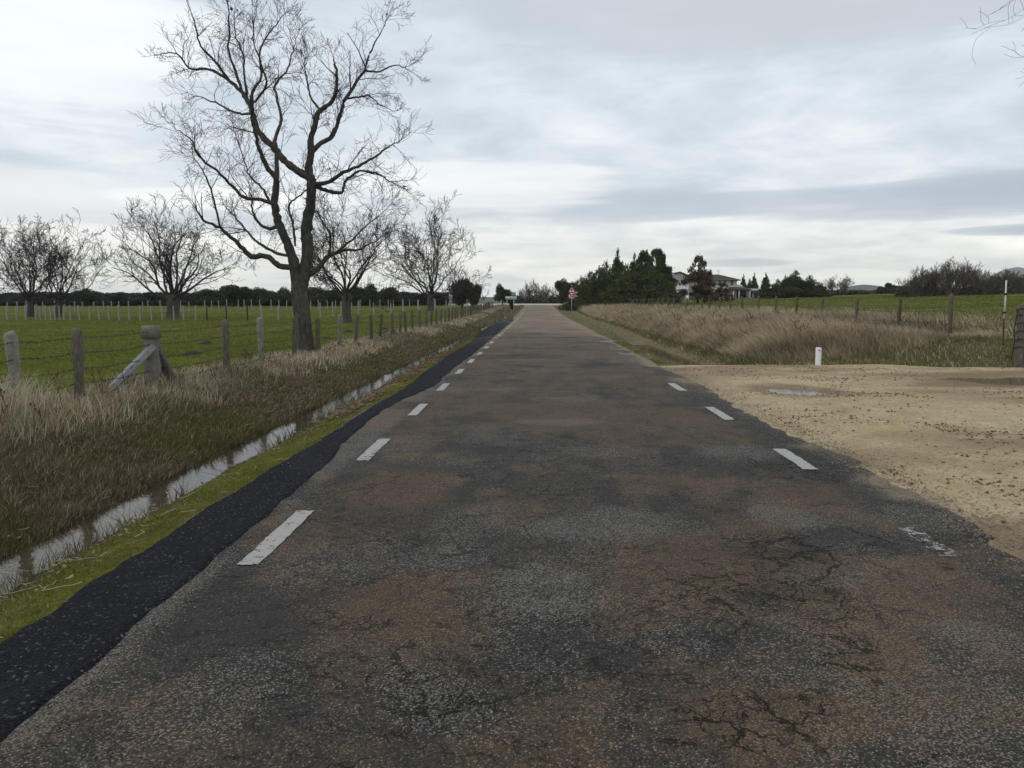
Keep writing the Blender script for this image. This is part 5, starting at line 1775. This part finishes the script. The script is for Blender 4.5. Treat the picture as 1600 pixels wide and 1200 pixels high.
def right_fence():
    X0 = 11.0
    inv = [1.94, 2.22, 2.52, 2.82, 3.086, 3.367, 3.60, 3.87, 4.12, 4.37, 4.63, 4.83, 5.09, 5.33, 5.54, 5.81, 6.07, 6.32, 6.55, 6.9, 7.16, 7.47, 7.7, 7.95, 8.27, 8.5]
    Ys = [X0 * v for v in inv]
    org = (X0, 18.0, 0)
    f = empty('post_and_wire_fence', org)
    tag(f, 'post and wire fence with square grey posts between the dry grass and the right field', 'fence')
    VAR = [post_mesh(1.0, 0.10, 620 + k) for k in range(3)]
    VAR[0].materials.append(M_post); VAR[1].materials.append(M_postg); VAR[2].materials.append(M_post)
    pts = []
    Yg = 18.3
    gx = at(1599, 480, Yg)[0]
    big = post_mesh(1.0, 0.34, 630, 8); big.materials.append(M_post)
    zg = float(H(np.array([gx]), np.array([Yg]))[0])
    ztop = at(1597, 474, Yg)[2]
    c = link('corner_post', big, None, f)
    c.location = (gx - org[0] + 0.05, Yg - org[1], zg); c.scale = (1, 1, ztop - zg)
    ac = Acc()
    for hh in (0.30, 0.42, 0.55, 0.68, 0.80, 0.90):
        a = np.linspace(0, 2 * math.pi, 17)
        ac.tube(np.stack([0.185 * np.cos(a), 0.185 * np.sin(a), hh + 0.02 * np.sin(a * 2)], -1), np.full(17, 0.007), 4)
    ac.tube([(-0.19, -0.05, 0.9), (-0.25, -0.04, 0.6), (-0.22, -0.05, 0.4), (-0.27, -0.05, 0.12)], [0.012, 0.015, 0.012, 0.01], 5)
    link('wire_coil', ac.mesh('wire_coil'), M_wire, c)
    pts.append(np.array([gx, Yg, ztop - 1.0]))
    for i, Y in enumerate(Ys):
        zg = float(H(np.array([X0]), np.array([Y]))[0])
        d = at(1200, 464, Y)
        ztop = EYE + Y * (0.0040 if Y > 30 else 0.003) + 0.07 + 0.03 * rng.normal() - 0.10 * float(sm(70, 95, Y))
        if i > 12: ztop = max(ztop - 0.05, zg + 0.9)
        o = link('post', VAR[i % 3], None, f)
        o.location = (rng.normal(0, 0.03), Y - org[1], zg); o.scale = (1, 1, ztop - zg)
        o.rotation_euler = (rng.normal(0, 0.02), rng.normal(0, 0.02), rng.uniform(-0.3, 0.3))
        pts.append(np.array([X0, Y, ztop - 1.0]))
    wires(f, org, pts, [0.9, 0.6, 0.3], 0.003)
    # marker rod of the gateway
    pr = at(1570, 475, 19.3)
    zt = at(1570, 438, 19.3)[2]; zb = float(H(np.array([pr[0]]), np.array([19.3]))[0])
    t = empty('marker_rod', (pr[0], 19.3, zb))
    tag(t, 'thin white pole with a rusty lower half beside the thick right hand gatepost', 'pole')
    hh = zt - zb
    a1 = Acc(); a1.tube([(0, 0, 0.42 * hh), (0.008, 0, 0.7 * hh), (0, 0, hh)], [0.019, 0.019, 0.017], 8, cap=True)
    link('white_upper', a1.mesh('white_upper'), simple('dull_white_paint', (0.60, 0.60, 0.56), 0.7, 0.25, 12.0), t)
    a2 = Acc(); a2.tube([(0.02, 0, -0.2), (0.012, 0, 0.2 * hh), (0, 0, 0.42 * hh)], [0.017, 0.019, 0.021], 8)
    link('rusty_lower', a2.mesh('rusty_lower'), M_rust, t)
    for f_ in (0.78, 0.5):
        a3 = Acc(); a3.box((-0.03, -0.03, f_ * hh), (0.03, 0.03, (f_ + 0.03) * hh)); link('clip', a3.mesh('clip'), M_black, t)


right_fence()


def far_fences():
    thin = post_mesh(1.0, 0.11, 640, 4); thin.materials.append(M_conc)
    darkp = post_mesh(1.0, 0.11, 641, 4); darkp.materials.append(M_black)
    def run(name, label, lst, Yf, hf, mt, wh, mat=None):
        p0 = base_at(lst[0], Yf(lst[0]))
        f = empty(name, p0); tag(f, label, 'fence')
        pts = []
        for px in lst:
            Y = Yf(px)
            b = base_at(px, Y)
            o = link('post', mt, None, f)
            o.location = (b[0] - p0[0], b[1] - p0[1], b[2] - p0[2])
            hh = hf * rng.uniform(0.93, 1.07)
            o.scale = (1.15, 1.15, hh); o.rotation_euler = (rng.normal(0, 0.02), rng.normal(0, 0.02), 0)
            pts.append(np.array([b[0], b[1], b[2]]))
        for w_ in wh:
            ac = Acc()
            P = np.array(pts) - np.array(p0) + np.array([0, 0, w_])
            ac.tube(P, np.full(len(P), 0.008), 3)
            link('wire', ac.mesh('wire'), M_wire, f)
    l1 = [-38, -22, -6, 10, 25, 39, 55, 62, 70, 78, 85, 92, 99, 109, 123, 139, 154, 169, 185, 201, 218, 236, 253, 271, 286, 305]
    run('white_post_fence', 'row of close set pale posts across the far side of the left pasture', l1, lambda p: 80.0, 1.45, thin, [1.2, 0.8])
    run('dark_post_fence', 'three dark slanting posts of a gateway in the far left fence', [323, 353, 386], lambda p: 79.0, 1.5, darkp, [1.2, 0.6])
    l2 = [408, 434, 458, 482, 500, 520, 533, 560, 584, 611, 630, 654, 679, 704, 730]
    run('pale_post_fence', 'pale posts set wide apart across the pasture behind the tall roadside oak', l2, lambda p: 76 + (p - 400) * 0.09, 1.5, thin, [1.3, 0.8])
    l3 = list(range(318, 700, 13))
    run('distant_fence', 'thin distant fence of small posts in front of the evergreen oaks', [q + rng.uniform(-3, 3) for q in l3], lambda p: 112 + (p - 400) * 0.01, 1.4, thin, [1.2])
    l4 = list(range(-5, 300, 15))
    run('distant_fence', 'second row of small posts seen between the pale posts on the far left', [q + rng.uniform(-4, 4) for q in l4], lambda p: 98.0, 1.4, thin, [1.2])


far_fences()

# ------------------------------------------------------------------ roadside marker and signs
def disc(ac, r0, r1, y, seg=40, cz=0.0):
    a = np.linspace(0, 2 * math.pi, seg, endpoint=False)
    V = np.concatenate([np.stack([r0 * np.cos(a), np.full(seg, y), cz + r0 * np.sin(a)], -1), np.stack([r1 * np.cos(a), np.full(seg, y), cz + r1 * np.sin(a)], -1)])
    q = [(i, (i + 1) % seg, seg + (i + 1) % seg, seg + i) for i in range(seg)]
    ac.add(V, q)


def poly(ac, pts, y, th=0.004):
    n = len(pts)
    V = [(x, y, z) for x, z in pts] + [(x, y + th, z) for x, z in pts]
    me_q = [(i, (i + 1) % n, n + (i + 1) % n, n + i) for i in range(n)]
    T = [(0, i, i + 1) for i in range(1, n - 1)] + [(n, n + i + 1, n + i) for i in range(1, n - 1)]
    ac.add(V, me_q, T)


def text_mesh(s, size, depth=0.003):
    cu = bpy.data.curves.new('lettering', 'FONT')
    cu.body = s; cu.size = size; cu.align_x = 'CENTER'; cu.align_y = 'CENTER'; cu.extrude = depth; cu.offset = size * 0.03
    o = bpy.data.objects.new('tmp', cu); C.objects.link(o)
    dg = bpy.context.evaluated_depsgraph_get()
    me = bpy.data.meshes.new_from_object(o.evaluated_get(dg))
    bpy.data.objects.remove(o); bpy.data.curves.remove(cu)
    me.name = 'numerals'
    return me


def delineator():
    p = gp(1278, 570, 0.03)
    Y = p[1]
    zt = at(1278, 543, Y)[2]
    t = empty('marker_post', (p[0], Y, 0.0))
    tag(t, 'short white square marker post at the edge of the dirt turn-off', 'marker post')
    w = 0.10; h = zt
    ac = Acc()
    V = []
    for z, s in ((-0.1, 1), (h - 0.02, 1), (h, 0.85)):
        V += [(-w / 2 * s, -0.05 * s, z), (w / 2 * s, -0.05 * s, z), (w / 2 * s, 0.05 * s, z), (-w / 2 * s, 0.05 * s, z)]
    q = [(k * 4 + i, k * 4 + (i + 1) % 4, k * 4 + 4 + (i + 1) % 4, k * 4 + 4 + i) for k in range(2) for i in range(4)] + [(8, 9, 10, 11)]
    ac.add(V, q)
    link('body', ac.mesh('body'), M_whitepost, t)
    a2 = Acc(); a2.tube([(0.0, -0.056, h - 0.065), (0.0, -0.045, h - 0.065)], [0.018, 0.018], 10, cap=True)
    link('bolt', a2.mesh('bolt'), M_black, t)


delineator()


def warning_and_limit():
    Y = 100.0
    b = at(893.3, 462.5, Y)
    z0 = float(H(np.array([b[0]]), np.array([Y]))[0])
    t = empty('road_sign', (b[0], Y, z0))
    tag(t, 'triangular warning sign above a round red and white 70 speed limit on one post', 'road sign')
    zc = b[2] - z0
    ac = Acc(); ac.box((-0.05, 0.03, -0.3), (0.05, 0.09, zc + 1.35))
    link('pole', ac.mesh('pole'), M_galv, t)
    # round 70
    R = 0.46
    rd = Acc(); disc(rd, 0.36, R, -0.012, cz=zc); a = np.linspace(0, 2 * math.pi, 40, endpoint=False)
    rd.tube([(0, -0.010, zc), (0, 0.02, zc)], [R, R], 40, cap=True)
    limit = link('limit_disc', rd.mesh('limit_disc'), M_red, t)
    wf = Acc(); wf.tube([(0, -0.016, zc), (0, -0.0115, zc)], [0.36, 0.36], 40, cap=True)
    link('white_face', wf.mesh('white_face'), M_signwhite, limit)
    tm = text_mesh('70', 0.60)
    tm.materials.clear(); tm.materials.append(M_black)
    to = link('numerals', tm, None, limit); to.location = (0, -0.021, zc); to.rotation_euler = (math.pi / 2, 0, 0)
    # triangle
    zt0 = zc + R - 0.02; side = 0.95; h = side * 0.86
    tr = Acc(); poly(tr, [(-side / 2, zt0), (side / 2, zt0), (0.035, zt0 + h), (-0.035, zt0 + h)], -0.004, 0.02)
    tri = link('warning_triangle', tr.mesh('warning_triangle'), M_red, t)
    wi = Acc(); poly(wi, [(-0.35, zt0 + 0.085), (0.35, zt0 + 0.085), (0.0, zt0 + h - 0.13)], -0.010, 0.004)
    link('white_face', wi.mesh('white_face'), M_signwhite, tri)
    sy = Acc(); poly(sy, [(-0.045, zt0 + 0.13), (0.045, zt0 + 0.13), (0.045, zt0 + 0.30), (0.10, zt0 + 0.30), (0.0, zt0 + 0.50), (-0.10, zt0 + 0.30), (-0.045, zt0 + 0.30)], -0.016, 0.004)
    link('symbol', sy.mesh('symbol'), M_black, tri)
    # white pointer boards sticking out behind
    Y2 = 103.0
    p = at(901, 460, Y2); zz = float(H(np.array([p[0]]), np.array([Y2]))[0])
    t2 = empty('pointer_sign', (p[0], Y2, zz)); tag(t2, 'small white pointer boards on a post, half hidden behind the 70 sign', 'road sign')
    hz = p[2] - zz
    ac = Acc(); ac.tube([(-0.1, 0.03, -0.2), (-0.1, 0.03, hz + 0.5)], [0.035, 0.035], 8); link('pole', ac.mesh('pole'), M_galv, t2)
    for dz, ang in ((0.27, 0.28), (-0.22, -0.35)):
        ac = Acc(); poly(ac, [(-0.3, -0.085), (0.25, -0.085), (0.36, 0), (0.25, 0.085), (-0.3, 0.085)], -0.02, 0.03)
        o = link('arrow_board', ac.mesh('arrow_board'), M_signwhite, t2); o.location = (0, 0, hz + dz); o.rotation_euler = (0, -ang, 0)


warning_and_limit()


def direction_sign():
    Y = 100.0
    c = at(798.5, 465.5, Y)
    z0 = float(H(np.array([c[0]]), np.array([Y]))[0])
    t = empty('direction_sign', (c[0], Y, z0))
    tag(t, 'grey direction board on two posts at the left side of the road end', 'road sign')
    zc = c[2] - z0
    ac = Acc(); ac.box((-0.72, -0.03, zc - 0.22), (0.72, 0.0, zc + 0.22)); link('board', ac.mesh('board'), M_signgrey, t)
    ac = Acc(); ac.box((-0.66, -0.034, zc - 0.035), (0.5, -0.031, zc + 0.03)); ac.box((-0.66, -0.034, zc + 0.1), (0.2, -0.031, zc + 0.13)); link('border_line', ac.mesh('border_line'), M_signwhite, t)
    for xx, w in ((-0.50, 0.04), (0.34, 0.045)):
        ac = Acc(); ac.box((xx - w, 0.002, -0.3), (xx + w, 0.07, zc + (0.2 if xx < 0 else 0.72))); link('pole', ac.mesh('pole'), M_galv, t)
    ac = Acc(); ac.box((0.16, -0.03, zc + 0.26), (0.60, 0.0, zc + 0.74)); link('number_plate', ac.mesh('number_plate'), M_signgreen, t)
    # far round sign beyond the crossing
    Y = 165.0
    p = at(867, 464.5, Y); zz = float(H(np.array([p[0]]), np.array([Y]))[0]); hz = p[2] - zz
    t = empty('round_sign', (p[0], Y, zz)); tag(t, 'tiny round white and red sign beyond the crossing road', 'road sign')
    ac = Acc(); ac.tube([(0, 0.02, -0.2), (0, 0.02, hz)], [0.04, 0.04], 8); link('pole', ac.mesh('pole'), M_galv, t)
    ac = Acc(); ac.tube([(0, -0.03, hz), (0, 0.0, hz)], [0.42, 0.42], 24, cap=True); link('disc', ac.mesh('disc'), M_red, t)
    ac = Acc(); ac.tube([(0, -0.04, hz), (0, -0.032, hz)], [0.34, 0.34], 24, cap=True); link('face', ac.mesh('face'), M_signwhite, t)
    # pale guard rail beyond the crossing
    a = at(845, 471, 163); b = at(858, 471.5, 163); zz = float(H(np.array([a[0]]), np.array([163.0]))[0])
    t = empty('guard_rail', (a[0], 163, zz)); tag(t, 'short pale guard rail beyond the crossing road', 'guard rail')
    ln = b[0] - a[0]
    ac = Acc(); ac.box((0, -0.03, 0.62), (ln, 0.03, 0.86)); link('rail', ac.mesh('rail'), M_galv, t)
    for f in (0.05, 0.5, 0.95):
        ac = Acc(); ac.box((ln * f - 0.05, 0.032, -0.2), (ln * f + 0.05, 0.12, 0.84)); link('post', ac.mesh('post'), M_galv, t)
    # dark chevron board beyond the crossing
    p = at(819.5, 466, 163); zz = float(H(np.array([p[0]]), np.array([163.0]))[0]); hz = p[2] - zz
    t = empty('chevron_sign', (p[0], 163, zz)); tag(t, 'small pale board with two dark bars beyond the crossing road', 'road sign')
    ac = Acc(); ac.box((-0.28, 0, hz - 0.42), (0.28, 0.03, hz + 0.42)); link('board', ac.mesh('board'), M_signgrey, t)
    for dz in (-0.2, 0.2):
        ac = Acc(); ac.box((-0.22, -0.01, hz + dz - 0.12), (0.22, -0.003, hz + dz + 0.12)); link('bar', ac.mesh('bar'), M_black, t)
    ac = Acc(); ac.box((-0.04, 0.032, -0.2), (0.04, 0.09, hz)); link('pole', ac.mesh('pole'), M_galv, t)
    # white stone at the left verge
    g0 = gp(790.5, 492.5, 0.2)
    for px, py, Y in ((790, 492.5, 72.0),):
        p = at(px, py, Y); zz = float(H(np.array([p[0]]), np.array([Y]))[0])
        ac = Acc(); ac.tube([(0, 0, -0.05), (0, 0, 0.1), (0.02, 0, 0.16)], [0.10, 0.10, 0.05], 7, cap=True)
        o = link('white_stone', ac.mesh('white_stone'), M_whitepost); o.location = (p[0], Y, zz); tag(o, 'small white stone in the verge grass near the direction sign', 'stone')


direction_sign()


# ------------------------------------------------------------------ house
def house():
    Y = 185.0
    mpp = Y / FPX
    def X_(px): return at(px, 460, Y)[0]
    def Z_(py, px=1110): return at(px, py, Y)[2]
    ox = X_(1050)
    z0 = float(H(np.array([X_(1110)]), np.array([Y]))[0])
    t = empty('farmhouse', (ox, Y, z0))
    tag(t, 'two storey white farmhouse with a grey roof standing behind the trees', 'house')
    x = lambda px: X_(px) - ox
    z = lambda py: Z_(py) - z0
    def part(name, lo, hi, mat, parent=t):
        ac = Acc(); ac.box(lo, hi); return link(name, ac.mesh(name), mat, parent)
    # gable wing facing the road
    ac = Acc()
    gx0, gx1 = x(1049), x(1076)
    e = z(433); ap = z(427)
    gd = 9.0
    V = [(gx0, 0, -0.6), (gx1, 0, -0.6), (gx1, 0, e), ((gx0 * 0.55 + gx1 * 0.45), 0, ap), (gx0, 0, z(430)),
         (gx0, gd, -0.6), (gx1, gd, -0.6), (gx1, gd, e), ((gx0 * 0.55 + gx1 * 0.45), gd, ap), (gx0, gd, z(430))]
    q = [(0, 1, 6, 5), (1, 2, 7, 6), (2, 3, 8, 7), (3, 4, 9, 8), (4, 0, 5, 9)]
    ac.add(V, q, [(0, 1, 2), (0, 2, 3), (0, 3, 4), (5, 7, 6), (5, 8, 7), (5, 9, 8)])
    wing = link('wing_wall', ac.mesh('wing_wall'), M_wall, t)
    # roof of the wing
    ac = Acc()
    cx = gx0 * 0.55 + gx1 * 0.45
    ac.add([(gx0 - 0.6, -0.6, z(430) - 0.05), (cx, -0.6, ap + 0.22), (gx1 + 0.7, -0.6, e - 0.05), (gx0 - 0.6, gd, z(430) - 0.05), (cx, gd, ap + 0.22), (gx1 + 0.7, gd, e - 0.05),
            (gx0 - 0.6, -0.6, z(430) + 0.13), (cx, -0.6, ap + 0.42), (gx1 + 0.7, -0.6, e + 0.13), (gx0 - 0.6, gd, z(430) + 0.13), (cx, gd, ap + 0.42), (gx1 + 0.7, gd, e + 0.13)],
           [(6, 7, 10, 9), (7, 8, 11, 10), (0, 3, 4, 1), (1, 4, 5, 2), (0, 1, 7, 6), (1, 2, 8, 7), (0, 6, 9, 3), (2, 5, 11, 8)])
    link('roof', ac.mesh('roof'), M_roof, t)
    # main body
    bx0, bx1 = gx1 + 0.02, x(1153)
    be = z(437)
    bd = 9.5
    part('main_wall', (bx0, 1.2, -0.6), (bx1, 1.2 + bd, be), M_wallc)
    ac = Acc()
    rz = z(427.5); yr = 1.2 + bd / 2
    ov = 0.7
    V = [(bx0 - 2, 1.2 - ov, be), (bx1 + ov, 1.2 - ov, be), (bx1 + ov, 1.2 + bd + ov, be), (bx0 - 2, 1.2 + bd + ov, be), (bx0 - 2, yr, rz), (x(1131), yr, rz),
         (bx0 - 2, 1.2 - ov, be - 0.2), (bx1 + ov, 1.2 - ov, be - 0.2), (bx1 + ov, 1.2 + bd + ov, be - 0.2), (bx0 - 2, 1.2 + bd + ov, be - 0.2)]
    ac.add(V, [(0, 1, 5, 4), (2, 3, 4, 5), (6, 7, 1, 0), (7, 8, 2, 1), (8, 9, 3, 2), (9, 8, 7, 6), (6, 0, 3, 9)], [(1, 2, 5), (0, 4, 3)])
    main_roof = link('roof', ac.mesh('roof'), M_roof, t)
    # tile courses on the main roof
    cs = Acc()
    for i in range(1, 12):
        f = i / 12
        cs.box((bx0 - 2 + 0.1, 1.2 - ov + (yr - 1.2 + ov) * f, be + (rz - be) * f - 0.02), (bx1 + ov - (bx1 + ov - x(1131)) * f - 0.1, 1.2 - ov + (yr - 1.2 + ov) * f + 0.05, be + (rz - be) * f + 0.07))
    link('tile_courses', cs.mesh('tile_courses'), M_roof, main_roof)
    # aerial
    ac = Acc(); ax = x(1130.5)
    ac.tube([(ax, yr, rz - 0.2), (ax, yr, z(419.5))], [0.05, 0.04], 5)
    for dz in (0.15, 0.5):
        ac.tube([(ax - 0.5, yr, z(419.5) - dz), (ax + 0.5, yr, z(419.5) - dz - 0.05)], [0.03, 0.03], 4)
    link('aerial', ac.mesh('aerial'), M_galv, main_roof)
    # windows: frame with a pane let into it
    def window(px, py, wpx, hpx, ydepth, bars=1, frame_mat=M_frame):
        w = wpx * mpp / 2; h = hpx * mpp / 2; cx_, cz = x(px), z(py)
        fr = Acc(); b_ = 0.11
        fr.box((cx_ - w, ydepth - 0.08, cz - h), (cx_ - w + b_, ydepth + 0.05, cz + h)); fr.box((cx_ + w - b_, ydepth - 0.08, cz - h), (cx_ + w, ydepth + 0.05, cz + h))
        fr.box((cx_ - w + b_, ydepth - 0.08, cz - h), (cx_ + w - b_, ydepth + 0.05, cz - h + b_)); fr.box((cx_ - w + b_, ydepth - 0.08, cz + h - b_), (cx_ + w - b_, ydepth + 0.05, cz + h))
        for i in range(bars):
            bx = cx_ - w + 2 * w * (i + 1) / (bars + 1)
            fr.box((bx - 0.04, ydepth - 0.07, cz - h + b_), (bx + 0.04, ydepth + 0.04, cz + h - b_))
        f = link('window', fr.mesh('window'), frame_mat, t)
        pn = Acc(); pn.box((cx_ - w + b_ * 0.5, ydepth - 0.035, cz - h + b_ * 0.5), (cx_ + w - b_ * 0.5, ydepth + 0.02, cz + h - b_ * 0.5))
        link('pane', pn.mesh('pane'), M_glass, f)
    window(1065.5, 441, 4.5, 5.5, 0.0)
    window(1126, 441.5, 4, 6, 1.2); window(1134, 441.5, 4, 6, 1.2); window(1145, 441.5, 4, 7.5, 1.2); window(1108, 441.5, 4, 6, 1.2); window(1094, 441.5, 4, 6, 1.2)
    window(1067, 461, 9.5, 12, 0.0, 2, M_wall)
    window(1148.5, 461, 5.5, 11, 1.2, 1, M_wall)
    window(1110, 461, 6, 9, 1.2, 1, M_wall)
    # round vent, garage door, ledge between the storeys
    ac = Acc(); ac.tube([(x(1064), -0.06, z(434)), (x(1064), 0.02, z(434))], [0.16, 0.16], 16, cap=True); link('vent', ac.mesh('vent'), M_frame, t)
    part('garage_door', (x(1054), -0.07, z(468.5)), (x(1061.5), 0.02, z(454.5)), M_wall)
    part('ledge', (gx0, -0.25, z(453.2)), (gx1, -0.003, z(452.2)), M_frame)
    # porch on the right front
    ac = Acc()
    ac.add([(x(1140), -2.2, z(452.6)), (x(1170), -2.2, z(452.6)), (x(1166), 1.15, z(448.5)), (x(1140), 1.15, z(448.5)), (x(1140), -2.2, z(453.9)), (x(1170), -2.2, z(453.9)), (x(1166), 1.15, z(453.9)), (x(1140), 1.15, z(453.9))],
           [(0, 1, 2, 3), (4, 7, 6, 5), (0, 4, 5, 1), (1, 5, 6, 2), (3, 7, 4, 0)])
    link('porch_roof', ac.mesh('porch_roof'), M_dark, t)
    for px in (1143, 1151.5, 1168):
        part('porch_column', (x(px) - 0.14, -2.05, -0.5), (x(px) + 0.14, -1.8, z(454)), M_wallc)
    # low wings to the right
    part('side_wall', (bx1 + 0.02, 3.0, -0.6), (x(1170), 9.0, z(450)), M_dark)
    ac = Acc()
    for (a0, a1, e_, r_, y0, y1) in ((bx1 + 0.1, x(1171), z(450.2), z(443), 2.3, 6.0), (x(1171.5), x(1194), z(453), z(448.5), 0.5, 6.0)):
        ac.add([(a0, y0, e_), (a1, y0, e_), (a1 - 1.0, y1, r_ - 0.1), (a0, y1, r_), (a0, y0, e_ - 0.2), (a1, y0, e_ - 0.2), (a1 - 1.0, y1, r_ - 0.3), (a0, y1, r_ - 0.2)],
               [(0, 1, 2, 3), (4, 7, 6, 5), (0, 4, 5, 1), (1, 5, 6, 2), (2, 6, 7, 3), (3, 7, 4, 0)])
    link('sheet_roof', ac.mesh('sheet_roof'), M_roofl, t)
    part('annexe_wall', (x(1172), 2.4, -0.6), (x(1193), 7.5, z(454.3)), M_wallc)
    window(1185, 461, 4, 6, 2.4)
    window(1178, 461, 3, 10, 2.4, 0, M_dark)


house()


def haze():
    ac = Acc(); ac.box((-3250, -40, -12), (3250, 4250, 190))
    m = bpy.data.materials.new('thin_air'); m.use_nodes = True
    nt = m.node_tree; nt.nodes.clear()
    out = N(nt, 'ShaderNodeOutputMaterial')
    v = N(nt, 'ShaderNodeVolumePrincipled')
    v.inputs['Density'].default_value = HAZE
    v.inputs['Color'].default_value = (0.96, 0.98, 1.0, 1)
    nt.links.new(v.outputs[0], out.inputs['Volume'])
    o = link('haze', ac.mesh('haze'), m)
    tag(o, kind='stuff')


HAZE = 0.00014
haze()
